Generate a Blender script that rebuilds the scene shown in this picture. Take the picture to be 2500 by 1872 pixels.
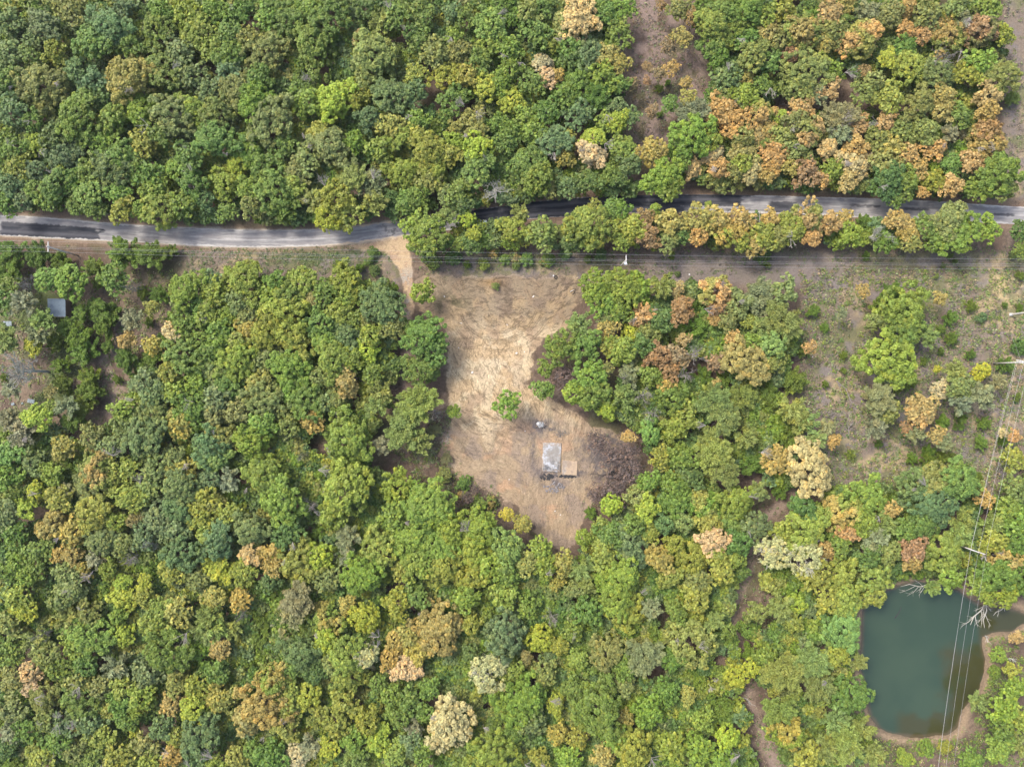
import bpy, math, random
import numpy as np
from mathutils import Vector, Matrix
for o in list(bpy.data.objects): bpy.data.objects.remove(o)
S = bpy.context.scene
C = S.collection
rnd = random.Random(7)
RS = np.random.RandomState(11)
H = 165.0          # drone height in metres; one photo pixel (2500 wide) is 0.1 m on the ground

# ------------------------------------------------------------------ camera, light, exposure
cd = bpy.data.cameras.new('camera'); cam = bpy.data.objects.new('camera', cd); C.objects.link(cam)
cam.location = (0, 0, H); cd.sensor_width = 36; cd.lens = 36 * H / 250.0; cd.clip_end = 5000
S.camera = cam
W = bpy.data.worlds.new('World'); S.world = W; W.use_nodes = True
nt = W.node_tree; nt.nodes.clear()
sk = nt.nodes.new('ShaderNodeTexSky'); sk.sky_type = 'NISHITA'; sk.sun_disc = False
SUN_EL, SUN_AZ = math.radians(50), math.radians(-50)     # azimuth from +Y (picture top) towards +X
sk.sun_elevation = SUN_EL; sk.sun_rotation = SUN_AZ; sk.dust_density = 4.5; sk.air_density = 1.0; sk.ozone_density = 0.6
bg = nt.nodes.new('ShaderNodeBackground'); bg.inputs[1].default_value = 0.15
wo = nt.nodes.new('ShaderNodeOutputWorld')
nt.links.new(sk.outputs[0], bg.inputs[0]); nt.links.new(bg.outputs[0], wo.inputs[0])
sl = bpy.data.lights.new('sun', 'SUN'); sl.energy = 1.5; sl.angle = math.radians(12); sl.color = (1, .95, .86)
so = bpy.data.objects.new('sun', sl); C.objects.link(so)
sd = Vector((math.sin(SUN_AZ) * math.cos(SUN_EL), math.cos(SUN_AZ) * math.cos(SUN_EL), math.sin(SUN_EL)))
so.rotation_euler = sd.to_track_quat('Z', 'Y').to_euler(); so.location = (-60, 60, 120)
vs = S.view_settings
vs.view_transform = 'Standard'; vs.look = 'None'; vs.gamma = 1; vs.exposure = 1.43; vs.use_curve_mapping = False

# ------------------------------------------------------------------ helpers
def P(px, py, h=0.0):
    """point of the place, from a direction measured in the photograph and its height above ground"""
    k = (H - h) / H
    return ((px - 1250) * .1 * k, (936 - py) * .1 * k, h)
def tag(o, label=None, cat=None, group=None, kind=None):
    if label: o['label'] = label
    if cat: o['category'] = cat
    if group: o['group'] = group
    if kind: o['kind'] = kind
    return o
def link(name, me, parent=None, loc=(0, 0, 0), rot=(0, 0, 0), scale=(1, 1, 1)):
    o = bpy.data.objects.new(name, me); C.objects.link(o)
    o.location = loc; o.rotation_euler = rot; o.scale = scale
    if parent: o.parent = parent
    return o
def mesh_np(name, V, F, mat=None, col=None, smooth=False):
    """V (n,3), F (m,k) with k constant"""
    V = np.asarray(V, np.float32); F = np.asarray(F, np.int32)
    me = bpy.data.meshes.new(name); k = F.shape[1]
    me.vertices.add(len(V)); me.vertices.foreach_set('co', V.ravel())
    me.loops.add(F.size); me.loops.foreach_set('vertex_index', F.ravel())
    me.polygons.add(len(F)); me.polygons.foreach_set('loop_start', np.arange(0, F.size, k, dtype=np.int32))
    me.polygons.foreach_set('loop_total', np.full(len(F), k, np.int32))
    if smooth: me.polygons.foreach_set('use_smooth', np.ones(len(F), bool))
    if col is not None:
        a = me.color_attributes.new('tint', 'FLOAT_COLOR', 'POINT')
        c = np.ones((len(V), 4), np.float32); c[:, :3] = col; a.data.foreach_set('color', c.ravel())
    me.update(calc_edges=True)
    if mat: me.materials.append(mat)
    return me
class MB:
    def __init__(s): s.v = []; s.f = []
    def box(s, c, d, rz=0, taper=1.0, rot=None):
        b = len(s.v); M = rot if rot is not None else Matrix.Rotation(rz, 3, 'Z')
        for z in (-1, 1):
            t = 1 if z < 0 else taper
            for x, y in ((-1, -1), (1, -1), (1, 1), (-1, 1)):
                s.v.append(tuple(Vector(c) + M @ Vector((x * d[0] * t / 2, y * d[1] * t / 2, z * d[2] / 2))))
        for q in ((0, 3, 2, 1), (4, 5, 6, 7), (0, 1, 5, 4), (1, 2, 6, 5), (2, 3, 7, 6), (3, 0, 4, 7)):
            s.f.append(tuple(b + i for i in q))
        return s
    def tube(s, pts, rads, n=6):
        rings = []
        for i, p in enumerate(pts):
            p = Vector(p); a = Vector(pts[max(i - 1, 0)]); b = Vector(pts[min(i + 1, len(pts) - 1)])
            t = (b - a).normalized() if (b - a).length > 1e-6 else Vector((0, 0, 1))
            u = t.cross(Vector((0, 0, 1)));
            if u.length < .05: u = t.cross(Vector((1, 0, 0)))
            u.normalize(); w = t.cross(u); r = rads[i] if hasattr(rads, '__len__') else rads
            base = len(s.v)
            for k in range(n):
                an = 2 * math.pi * k / n
                s.v.append(tuple(p + u * math.cos(an) * r + w * math.sin(an) * r))
            rings.append(base)
        for a, b in zip(rings, rings[1:]):
            for k in range(n): s.f.append((a + k, a + (k + 1) % n, b + (k + 1) % n, b + k))
        s.f.append(tuple(rings[0] + k for k in reversed(range(n)))); s.f.append(tuple(rings[-1] + k for k in range(n)))
        return s
    def cyl(s, c, r, h, n=12, axis='Z'):
        d = {'Z': Vector((0, 0, h / 2)), 'X': Vector((h / 2, 0, 0)), 'Y': Vector((0, h / 2, 0))}[axis]
        return s.tube([Vector(c) - d, Vector(c) + d], r, n)
    def mesh(s, name, mat, smooth=False, bevel=0):
        me = bpy.data.meshes.new(name); me.from_pydata(s.v, [], s.f); me.update()
        if mat: me.materials.append(mat)
        if smooth:
            for p in me.polygons: p.use_smooth = True
        return me
    def build(s, name, mat, parent=None, loc=(0, 0, 0), rot=(0, 0, 0), smooth=False, bevel=0):
        o = link(name, s.mesh(name, mat, smooth), parent, loc, rot)
        if bevel:
            m = o.modifiers.new('bevel', 'BEVEL'); m.width = bevel; m.segments = 2; m.limit_method = 'ANGLE'
        return o
def empty(name, loc=(0, 0, 0), rz=0):
    o = bpy.data.objects.new(name, None); C.objects.link(o); o.location = loc; o.rotation_euler = (0, 0, rz); o.empty_display_size = .3
    return o
def noise2(x, y, s, seed):
    """smooth value noise, 0..1, feature size s metres"""
    R = np.random.RandomState(seed).rand(256, 256)
    u = x / s + 500.37; v = y / s + 700.11
    i = np.floor(u).astype(int); j = np.floor(v).astype(int); a = u - i; b = v - j
    a = a * a * (3 - 2 * a); b = b * b * (3 - 2 * b)
    g = lambda p, q: R[p & 255, q & 255]
    return (g(i, j) * (1 - a) + g(i + 1, j) * a) * (1 - b) + (g(i, j + 1) * (1 - a) + g(i + 1, j + 1) * a) * b
def fbm(x, y, s, seed, n=4):
    t = 0; w = 1; ws = 0
    for k in range(n): t = t + w * noise2(x, y, s / 2 ** k, seed + k); ws += w; w *= .55
    return t / ws
def sstep(a, b, x):
    t = np.clip((x - a) / (b - a), 0, 1); return t * t * (3 - 2 * t)
def inpoly(X, Y, pts):
    """signed distance-ish: returns distance to the outline, positive inside (pixel units)"""
    pts = np.array(pts, float); ins = np.zeros(X.shape, bool); D = np.full(X.shape, 1e9)
    n = len(pts)
    for k in range(n):
        x1, y1 = pts[k]; x2, y2 = pts[(k + 1) % n]
        if y1 != y2:
            c = ((Y < y1) != (Y < y2)) & (X < (x2 - x1) * (Y - y1) / (y2 - y1) + x1); ins ^= c
        dx, dy = x2 - x1, y2 - y1; L = dx * dx + dy * dy + 1e-9
        t = np.clip(((X - x1) * dx + (Y - y1) * dy) / L, 0, 1)
        D = np.minimum(D, np.hypot(X - x1 - t * dx, Y - y1 - t * dy))
    return np.where(ins, D, -D)

# ------------------------------------------------------------------ materials
def newmat(name):
    m = bpy.data.materials.new(name); m.use_nodes = True; n = m.node_tree; b = n.nodes['Principled BSDF']; return m, n, b
def plain(name, col, rough=.7, metal=0, noise=.15, scale=3.0, spec=.3, dark=None):
    m, n, b = newmat(name)
    tc = n.nodes.new('ShaderNodeTexCoord'); nz = n.nodes.new('ShaderNodeTexNoise'); nz.inputs['Scale'].default_value = scale; nz.inputs['Detail'].default_value = 5
    mx = n.nodes.new('ShaderNodeMix'); mx.data_type = 'RGBA'
    d = dark or tuple(c * (1 - noise * 2) for c in col)
    mx.inputs[6].default_value = (*d, 1); mx.inputs[7].default_value = (*[min(1, c * (1 + noise)) for c in col], 1)
    n.links.new(tc.outputs['Object'], nz.inputs['Vector']); n.links.new(nz.outputs[0], mx.inputs[0]); n.links.new(mx.outputs[2], b.inputs['Base Color'])
    b.inputs['Roughness'].default_value = rough; b.inputs['Metallic'].default_value = metal; b.inputs['Specular IOR Level'].default_value = spec
    return m
def leafmat():
    m, n, b = newmat('leaves')
    at = n.nodes.new('ShaderNodeAttribute'); at.attribute_name = 'tint'
    oi = n.nodes.new('ShaderNodeObjectInfo')
    mu = n.nodes.new('ShaderNodeMix'); mu.data_type = 'RGBA'; mu.blend_type = 'MULTIPLY'; mu.inputs[0].default_value = 1
    n.links.new(oi.outputs['Color'], mu.inputs[6]); n.links.new(at.outputs['Color'], mu.inputs[7])
    n.links.new(mu.outputs[2], b.inputs['Base Color']); b.inputs['Roughness'].default_value = .55; b.inputs['Specular IOR Level'].default_value = .25
    tr = n.nodes.new('ShaderNodeBsdfTranslucent'); n.links.new(mu.outputs[2], tr.inputs[0])
    ms = n.nodes.new('ShaderNodeMixShader'); ms.inputs[0].default_value = .18
    n.links.new(b.outputs[0], ms.inputs[1]); n.links.new(tr.outputs[0], ms.inputs[2])
    n.links.new(ms.outputs[0], n.nodes['Material Output'].inputs[0])
    return m
def soilmat(name, s1=2.2, s2=9.0, amt=.45, bump=.5, rough=.95):
    m, n, b = newmat(name)
    at = n.nodes.new('ShaderNodeAttribute'); at.attribute_name = 'tint'
    tc = n.nodes.new('ShaderNodeTexCoord')
    n1 = n.nodes.new('ShaderNodeTexNoise'); n1.inputs['Scale'].default_value = s1; n1.inputs['Detail'].default_value = 8; n1.inputs['Roughness'].default_value = .72
    n2 = n.nodes.new('ShaderNodeTexNoise'); n2.inputs['Scale'].default_value = s2; n2.inputs['Detail'].default_value = 4
    for q in (n1, n2): n.links.new(tc.outputs['Object'], q.inputs['Vector'])
    ad = n.nodes.new('ShaderNodeMath'); ad.operation = 'ADD'; n.links.new(n1.outputs[0], ad.inputs[0]); n.links.new(n2.outputs[0], ad.inputs[1])
    mr = n.nodes.new('ShaderNodeMapRange'); mr.inputs[1].default_value = .7; mr.inputs[2].default_value = 1.3
    mr.inputs[3].default_value = 1 - amt; mr.inputs[4].default_value = 1 + amt
    n.links.new(ad.outputs[0], mr.inputs[0])
    vm = n.nodes.new('ShaderNodeVectorMath'); vm.operation = 'SCALE'
    n.links.new(at.outputs['Color'], vm.inputs[0]); n.links.new(mr.outputs[0], vm.inputs[3]); n.links.new(vm.outputs[0], b.inputs['Base Color'])
    bp = n.nodes.new('ShaderNodeBump'); bp.inputs['Strength'].default_value = bump; bp.inputs['Distance'].default_value = .15
    n.links.new(ad.outputs[0], bp.inputs['Height']); n.links.new(bp.outputs[0], b.inputs['Normal'])
    b.inputs['Roughness'].default_value = rough; b.inputs['Specular IOR Level'].default_value = .15
    return m
M_LEAF = leafmat()
M_SOIL = soilmat('soil')
M_ROAD = soilmat('asphalt', 1.2, 14, .16, .15, .85)
M_BARK = plain('bark', (.13, .10, .075), .9, scale=4)
M_PALEBARK = plain('pale_bark', (.33, .32, .28), .9, scale=5)
M_GREYTWIG = plain('grey_twig', (.22, .20, .185), .9, scale=5)
M_BURNT = plain('burnt_twig', (.075, .062, .056), .9, scale=5)

# ------------------------------------------------------------------ outlines traced on the ground (photo pixels)
RX = [-300, 0, 100, 250, 330, 500, 600, 750, 830, 900, 1000, 1100, 1200, 1300, 1400, 1500, 1600, 1700, 1800, 1900, 2000, 2100, 2200, 2300, 2400, 2500, 2900]
RT = [515, 525, 530, 543, 550, 558, 562, 562, 556, 548, 535, 520, 508, 492, 484, 478, 476, 475, 476, 478, 482, 483, 487, 492, 500, 506, 520]
RB = [565, 574, 581, 587, 591, 601, 604, 602, 598, 590, 575, 562, 546, 533, 528, 521, 518, 517, 519, 522, 525, 532, 535, 538, 543, 549, 562]
CLEAR = [(1012, 690), (1040, 668), (1200, 672), (1330, 668), (1420, 680), (1425, 720), (1400, 770), (1380, 800), (1330, 830), (1300, 870), (1290, 930), (1340, 975),
         (1420, 1000), (1440, 1040), (1520, 1060), (1580, 1120), (1560, 1170), (1450, 1210), (1420, 1270), (1400, 1330), (1385, 1370), (1340, 1330), (1300, 1290), (1250, 1230),
         (1180, 1200), (1120, 1170), (1070, 1110), (1100, 1050), (1110, 1000), (1085, 940), (1090, 870), (1085, 820), (1060, 780), (1020, 760)]
DRIVE = [(840, 604), (900, 594), (990, 573), (1000, 600), (1006, 640), (1008, 690), (1010, 760), (1000, 790), (975, 760), (985, 700), (972, 650), (945, 622), (915, 612)]
POND = [(2110, 1486), (2125, 1465), (2160, 1445), (2200, 1428), (2240, 1418), (2274, 1424), (2310, 1430), (2345, 1443), (2376, 1466), (2408, 1484), (2454, 1482), (2477, 1491), (2560, 1510),
        (2560, 1530), (2500, 1526), (2472, 1544), (2425, 1548), (2402, 1556), (2399, 1575), (2408, 1610), (2408, 1642), (2396, 1683), (2371, 1711), (2353, 1738), (2339, 1775), (2316, 1793), (2248, 1800),
        (2179, 1795), (2147, 1775), (2128, 1747), (2119, 1711), (2110, 1665), (2101, 1633), (2106, 1592), (2106, 1550), (2108, 1509)]
# ------------------------------------------------------------------ ground sheet (finer where the ground is open)
def axis(lo, hi, a, b, fine, coarse):
    return np.concatenate([np.arange(lo, a, coarse), np.arange(a, b, fine), np.arange(b, hi, coarse)])
gx = axis(-150, 150, -29, 36, .17, .55); gy = axis(-112, 112, -46, 30, .17, .5)
GX, GY = np.meshgrid(gx, gy); PX = GX / .1 + 1250; PY = 936 - GY / .1
shp = GX.shape
wob = (fbm(GX, GY, 5, 40) - .5) * 34 + (fbm(GX, GY, 1.2, 60, 3) - .5) * 16
dC = inpoly(PX, PY, CLEAR) + wob; dD = inpoly(PX, PY, DRIVE) + wob * .5; dP = inpoly(PX, PY, POND) + wob * .3
rt = np.interp(PX, RX, RT); rb = np.interp(PX, RX, RB); dR = np.minimum(PY - rt, rb - PY)
def mixc(A, B, t): return A * (1 - t[..., None]) + np.array(B) * t[..., None]
n5 = fbm(GX, GY, 9, 1); n6 = fbm(GX, GY, 2.5, 11); n7 = fbm(GX, GY, .8, 21, 3); n8 = fbm(GX, GY, 16, 31, 3)
col = np.ones(shp + (3,)) * np.array((.155, .112, .092))                      # leaf litter and bare brown earth
col = mixc(col, (.24, .18, .145), sstep(.45, .62, n6))
col = mixc(col, (.10, .075, .06), sstep(.55, .7, n7) * .6)
col = mixc(col, (.10, .115, .05), sstep(.52, .66, n5) * .55)
# open field at the right: straw, grey-purple soil, green weeds
fld = np.clip(sstep(1930, 2010, PX) * sstep(640, 680, PY) * (1 - sstep(1180, 1260, PY)), 0, 1)
fld = np.maximum(fld, sstep(606, 625, PY) * (1 - sstep(680, 720, PY)) * sstep(1020, 1060, PX) * .8)
fld = np.maximum(fld, sstep(2440, 2460, PX) * (1 - sstep(470, 500, PY)))
fld = np.maximum(fld, sstep(596, 606, PY) * (1 - sstep(690, 720, PY)) * sstep(430, 470, PX) * (1 - sstep(960, 1000, PX)) * .9)
f = np.ones(shp + (3,)) * np.array((.245, .20, .175))
f = mixc(f, (.40, .32, .215), sstep(.46, .64, fbm(GX, GY, 4, 71)))
f = mixc(f, (.17, .185, .09), sstep(.50, .62, fbm(GX, GY, 6, 81)) * .7)
f = mixc(f, (.23, .205, .215), sstep(.55, .68, fbm(GX, GY, 3, 91)) * .8)
straw = sstep(2380, 2440, PX) * sstep(640, 680, PY) * (1 - sstep(760, 830, PY))
f = mixc(f, (.52, .42, .25), straw * sstep(.35, .6, n6))
lilac = sstep(1560, 1620, PX) * (1 - sstep(2000, 2100, PX)) * sstep(610, 630, PY) * (1 - sstep(690, 740, PY))
f = mixc(f, (.26, .225, .23), lilac * .8)
col = col * (1 - fld[..., None]) + f * fld[..., None]
grs = sstep(596, 604, PY) * (1 - sstep(640, 660, PY)) * sstep(560, 640, PX) * (1 - sstep(930, 960, PX)) * sstep(.42, .55, n6)
col = mixc(col, (.085, .12, .055), grs * .75)
gap = sstep(1530, 1560, PX) * (1 - sstep(1700, 1760, PX)) * (1 - sstep(340, 400, PY))
col = mixc(col, (.27, .205, .19), gap * sstep(.3, .6, n6))
west = (1 - sstep(440, 500, PX)) * sstep(640, 680, PY) * (1 - sstep(1040, 1100, PY))
col = mixc(col, (.25, .19, .15), west * sstep(.4, .55, n6) * .8); col = mixc(col, (.13, .16, .07), west * (1 - sstep(180, 240, PX)) * sstep(.42, .56, n5))
# verge next to the road
ver = sstep(-22, -4, dR + wob * .3)
col = mixc(col, (.30, .21, .16), ver * .7)
col = mixc(col, (.56, .50, .43), sstep(-5, 1, dR + wob * .25) * (1 - sstep(990, 1100, PX)) * .9)
# mud round the pond
col = mixc(col, (.34, .255, .185), sstep(-26, -12, dP))
col = mixc(col, (.21, .16, .12), sstep(-9, -3, dP))
# driveway and clearing
flow = sstep(1000, 1250, PX)
tan = np.ones(shp + (3,)) * np.array((.58, .435, .275))
tan = mixc(tan, (.68, .55, .37), sstep(.47, .62, n6))
tan = mixc(tan, (.42, .31, .22), sstep(.5, .66, fbm(GX, GY, 3.2, 101)) * .75)
top = 1 - sstep(760, 830, PY)
tan = mixc(tan, (.44, .345, .245), top * sstep(.38, .6, n6) * .9)
tan = mixc(tan, (.33, .25, .19), top * sstep(.53, .66, fbm(GX, GY, 5, 111)) * .8)
low = sstep(1000, 1120, PY + (n5 - .5) * 160)
tan = mixc(tan, (.44, .335, .235), low * .75)
tan = mixc(tan, (.36, .285, .24), low * sstep(.48, .62, fbm(GX, GY, 4, 121)) * .7)
tan = mixc(tan, (.60, .38, .24), sstep(.58, .7, fbm(GX, GY, 5, 131)) * low * .6)
def blob(cx, cy, rx, ry): return np.exp(-(((PX - cx) / rx) ** 2 + ((PY - cy) / ry) ** 2))
yel = blob(1200, 690, 30, 12); tan = mixc(tan, (.55, .33, .13), np.clip(yel, 0, 1) * .6)
grn = blob(1100, 740, 45, 22) * sstep(.4, .55, n6); tan = mixc(tan, (.15, .14, .07), np.clip(grn, 0, 1) * .8)
pale = blob(1225, 890, 60, 120); tan = mixc(tan, (.70, .585, .42), pale * sstep(.35, .6, n6) * .8)
char = np.clip(blob(1335, 1165, 26, 20) + blob(1370, 1152, 45, 9) + blob(1345, 1050, 45, 22) * .55 + blob(1320, 1035, 22, 16) * .7 + blob(1365, 1190, 30, 16) * .55
               + blob(1302, 1110, 6, 45) * .7 + blob(1500, 1140, 70, 48) * .95 + blob(1470, 1085, 60, 30) * .8 + blob(1412, 1140, 8, 26) * .6 + blob(1240, 1040, 60, 25) * .35, 0, 1)
tan = tan * np.array((.535, .53, .50)) * (1 - .27 * top - .09 * low)[..., None]; tan = mixc(tan, (.085, .075, .075), np.clip(char * (.25 + 1.1 * sstep(.36, .62, n7 * .5 + n6 * .5)), 0, .93))
dc = sstep(-4, 9, dC); col = col * (1 - dc[..., None]) + tan * dc[..., None]
dr = np.ones(shp + (3,)) * np.array((.62, .47, .30)); dr = mixc(dr, (.42, .40, .38), sstep(.5, .62, n6) * sstep(630, 680, PY) * .8)
dr = mixc(dr, (.50, .36, .25), sstep(.55, .65, n7))
dr = dr * np.array((.56, .55, .52)); dd = sstep(-5, 5, dD); col = col * (1 - dd[..., None]) + dr * dd[..., None]
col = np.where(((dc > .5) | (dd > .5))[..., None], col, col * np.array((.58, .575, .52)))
# narrow foot paths in the woods
for path in ([(990, 760), (1003, 830), (985, 900), (990, 950)], [(300, 790), (255, 880), (290, 950), (265, 1060)], [(1905, 1230), (1850, 1290), (1830, 1400), (1790, 1480), (1800, 1600), (1835, 1720), (1880, 1830), (1900, 1880)],
             [(2080, 200), (2110, 240), (2150, 120), (2160, 80)]):
    p = np.array(path, float); dmin = np.full(shp, 1e9)
    for (x1, y1), (x2, y2) in zip(p, p[1:]):
        L = (x2 - x1) ** 2 + (y2 - y1) ** 2; t = np.clip(((PX - x1) * (x2 - x1) + (PY - y1) * (y2 - y1)) / L, 0, 1)
        dmin = np.minimum(dmin, np.hypot(PX - x1 - t * (x2 - x1), PY - y1 - t * (y2 - y1)))
    col = mixc(col, (.22, .165, .13), (1 - sstep(4, 17, dmin + wob * .6)) * .7)
# ruts and scrapes of the bulldozer tracks, cut into the ground
Z = (fbm(GX, GY, 18, 201, 3) - .5) * .5 + (n6 - .5) * .10
Z *= 1 - sstep(-30, -5, dR)
rut = np.zeros(shp); ix = np.arange(shp[1]); iy = np.arange(shp[0])
def splat(x, y, a):
    if not (-28.5 < x < 35.5 and -45.5 < y < 29.5): return
    i = int(np.searchsorted(gx, x)); j = int(np.searchsorted(gy, y)); rut[j, i] += a; rut[j - 1, i] += a * .15
def stroke(x, y, ang, L, curv, a):
    n = int(L / .09)
    for k in range(n):
        w = math.sin(math.pi * (k + .5) / n); splat(x, y, a * w); x += math.cos(ang) * .09; y += math.sin(ang) * .09; ang += curv * .09
def flowang(px, py):
    if py < 830:
        if px > 1300: return rnd.gauss(.45, .35)
        return rnd.choice([rnd.gauss(-.65, .3), rnd.gauss(0, .25), rnd.gauss(.1, .6)])
    if py < 1000: return rnd.choice([rnd.gauss(-1.2, .3), rnd.gauss(1.3, .4), rnd.gauss(-.7, .3)])
    if px < 1270: return rnd.gauss(-.45, .3)
    return rnd.gauss(1.45, .25)
dCi = inpoly(*[np.array(q, float) for q in zip(*[(rnd.uniform(960, 1560), rnd.uniform(660, 1380)) for _ in range(1)])], CLEAR)
cand = [(rnd.uniform(1000, 1560), rnd.uniform(665, 1370)) for _ in range(5200)]
cx_ = np.array([c[0] for c in cand]); cy_ = np.array([c[1] for c in cand]); keep = inpoly(cx_, cy_, CLEAR) > 6
for (px, py), k in zip(cand, keep):
    if not k: continue
    x, y, _ = P(px, py); an = flowang(px, py); L = rnd.uniform(.4, 2.6) * (1 if rnd.random() < .85 else 2.6)
    nn = 1 if rnd.random() < .6 else 2
    for q in range(nn): stroke(x + q * .35 * math.sin(an), y - q * .35 * math.cos(an), an, L, rnd.gauss(0, .06), rnd.choice([1, .6, .4, .3, -.4]))
def wheel(cx, cy, R, a0, a1, a=1.0, gap_=.4):
    for g in (0, gap_, 1.9, 1.9 + gap_):
        r = R + g; n = int(abs(a1 - a0) * r / .08)
        for k in range(n):
            t = a0 + (a1 - a0) * k / n; splat(cx + math.cos(t) * r, cy + math.sin(t) * r, a * (.6 + .4 * math.sin(k * .05)))
c0 = P(1215, 735); wheel(c0[0], c0[1], 7.5, math.radians(200), math.radians(345), 1.1); wheel(c0[0] + .3, c0[1] + .5, 10.6, math.radians(215), math.radians(330), .8)
c1 = P(1000, 640); wheel(c1[0], c1[1] - 6, 2.2, math.radians(-95), math.radians(30), .8)
c2 = P(1700, 1300); wheel(c2[0], c2[1], 52, math.radians(143), math.radians(160), .9)
c3 = P(900, 1250); wheel(c3[0], c3[1], 30, math.radians(22), math.radians(52), .9)
def blur(A):
    B = A.copy(); B[1:-1, 1:-1] = .5 * A[1:-1, 1:-1] + .125 * (A[:-2, 1:-1] + A[2:, 1:-1] + A[1:-1, :-2] + A[1:-1, 2:]); return B
rc = np.clip(rut, -1, 1.3)
rut_area = np.clip(dc + dd * .5, 0, 1); rc *= rut_area
col = col * (1 - (.44 - .2 * low) * np.clip(rc, 0, 1.1))[..., None]                        # earth coloured darker along the ruts
col = np.clip(col * (1 + .28 * np.clip(-rc, 0, 1))[..., None], 0, .8)
Z = Z - .035 * rc * (np.abs(GX) < 36)
Z -= sstep(-10, 22, dP) * 1.9                                                  # pond bed
edge = (PX > 1295) & (PX < 1400) & (PY > 1072) & (PY < 1152); Z = np.where(edge, -.06, Z)
NV = shp[0] * shp[1]; idx = np.arange(NV).reshape(shp)
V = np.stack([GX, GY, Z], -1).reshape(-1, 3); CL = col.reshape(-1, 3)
Q = np.stack([idx[:-1, :-1], idx[:-1, 1:], idx[1:, 1:], idx[1:, :-1]], -1)
fc = (dC[:-1, :-1] > 0); fd = (dD[:-1, :-1] > 0) & ~fc
def submesh(name, mask):
    F = Q[mask]; u, inv = np.unique(F, return_inverse=True)
    return link(name, mesh_np(name, V[u], inv.reshape(F.shape), M_SOIL, CL[u], smooth=True))
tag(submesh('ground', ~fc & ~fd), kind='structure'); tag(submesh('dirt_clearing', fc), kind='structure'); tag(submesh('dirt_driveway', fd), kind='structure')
far = MB()
for x0, x1, y0, y1 in ((-1500, -149.6, -1500, 1500), (149.1, 1500, -1500, 1500), (-149.6, 149.1, -1500, -111.6), (-149.6, 149.1, 111.1, 1500)):
    b = len(far.v); far.v += [(x0, y0, -.5), (x1, y0, -.5), (x1, y1, -.5), (x0, y1, -.5)]; far.f.append((b, b + 1, b + 2, b + 3))
tag(far.build('terrain', plain('far_woodland', (.07, .09, .04), .95, noise=.3, scale=.2)), kind='structure')
def gz(x, y):
    i = min(max(int(np.searchsorted(gx, x)), 0), shp[1] - 1); j = min(max(int(np.searchsorted(gy, y)), 0), shp[0] - 1); return float(Z[j, i])

# ------------------------------------------------------------------ water
wm, wn, wb = newmat('pond_water')
tc = wn.nodes.new('ShaderNodeTexCoord'); nz = wn.nodes.new('ShaderNodeTexNoise'); nz.inputs['Scale'].default_value = .12; nz.inputs['Detail'].default_value = 6
at = wn.nodes.new('ShaderNodeAttribute'); at.attribute_name = 'tint'
wn.links.new(tc.outputs['Object'], nz.inputs['Vector'])
wn.links.new(at.outputs['Color'], wb.inputs['Base Color']); wb.inputs['Roughness'].default_value = .12; wb.inputs['Specular IOR Level'].default_value = .5
n2 = wn.nodes.new('ShaderNodeTexNoise'); n2.inputs['Scale'].default_value = 2.5; bp = wn.nodes.new('ShaderNodeBump'); bp.inputs['Strength'].default_value = .05
wn.links.new(tc.outputs['Object'], n2.inputs['Vector']); wn.links.new(n2.outputs[0], bp.inputs['Height']); wn.links.new(bp.outputs[0], wb.inputs['Normal'])
wx = np.arange(82, 134, .4); wy = np.arange(-90, -46, .4); WX, WY = np.meshgrid(wx, wy); WPX = WX * 10 + 1250; WPY = 936 - WY * 10
wd = inpoly(WPX, WPY, POND)
wc = np.ones(WX.shape + (3,)) * np.array((.022, .040, .024))
wc = mixc(wc, (.032, .052, .030), sstep(.4, .65, fbm(WX, WY, 14, 301)) * .6)
brown_area = sstep(2265, 2345, WPX + (fbm(WX, WY, 4, 311) - .5) * 150) * sstep(1560, 1600, WPY + (fbm(WX, WY, 3, 321) - .5) * 60) + sstep(1735, 1765, WPY + (fbm(WX, WY, 3, 322) - .5) * 50) * sstep(2180, 2210, WPX) + sstep(2385, 2400, WPX) * (1 - sstep(1560, 1575, WPY))
wc = mixc(wc, (.034, .034, .012), np.clip(brown_area, 0, 1) * .9)  # olive-brown areas of the water colour, towards right and bottom
wc = mixc(wc, (.075, .058, .035), (1 - sstep(0, 8, wd + (fbm(WX, WY, 2, 331) - .5) * 8)) * .8)
wi = np.arange(WX.size).reshape(WX.shape); WQ = np.stack([wi[:-1, :-1], wi[:-1, 1:], wi[1:, 1:], wi[1:, :-1]], -1)
WF = WQ[wd[:-1, :-1] > -14]; u, inv = np.unique(WF, return_inverse=True)
WV = np.stack([WX, WY, np.full(WX.shape, -.42)], -1).reshape(-1, 3)
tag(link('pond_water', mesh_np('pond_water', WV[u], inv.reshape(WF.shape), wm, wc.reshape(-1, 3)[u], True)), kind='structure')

# ------------------------------------------------------------------ road
ra = np.arange(-150, 150, .22); rv = np.linspace(-1.12, 1.12, 44)
RA, RV = np.meshgrid(ra, rv); rpx = RA * 10 + 1250
top_ = np.interp(rpx, RX, RT); bot_ = np.interp(rpx, RX, RB)
for _ in range(3):
    ker = np.ones(41) / 41
    top_ = np.apply_along_axis(lambda r: np.convolve(np.pad(r, 20, 'edge'), ker, 'valid'), 1, top_); bot_ = np.apply_along_axis(lambda r: np.convolve(np.pad(r, 20, 'edge'), ker, 'valid'), 1, bot_)
rpy = (top_ + bot_) / 2 + RV * (bot_ - top_) / 2; RYW = (936 - rpy) * .1
rc_ = np.ones(RA.shape + (3,)) * np.array((.30, .285, .28))
st = fbm(RA / 6, RV * 3, .7, 401); n1 = fbm(RA, RYW, 2.2, 411); n3 = fbm(RA, RYW, .6, 421, 3)
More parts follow.
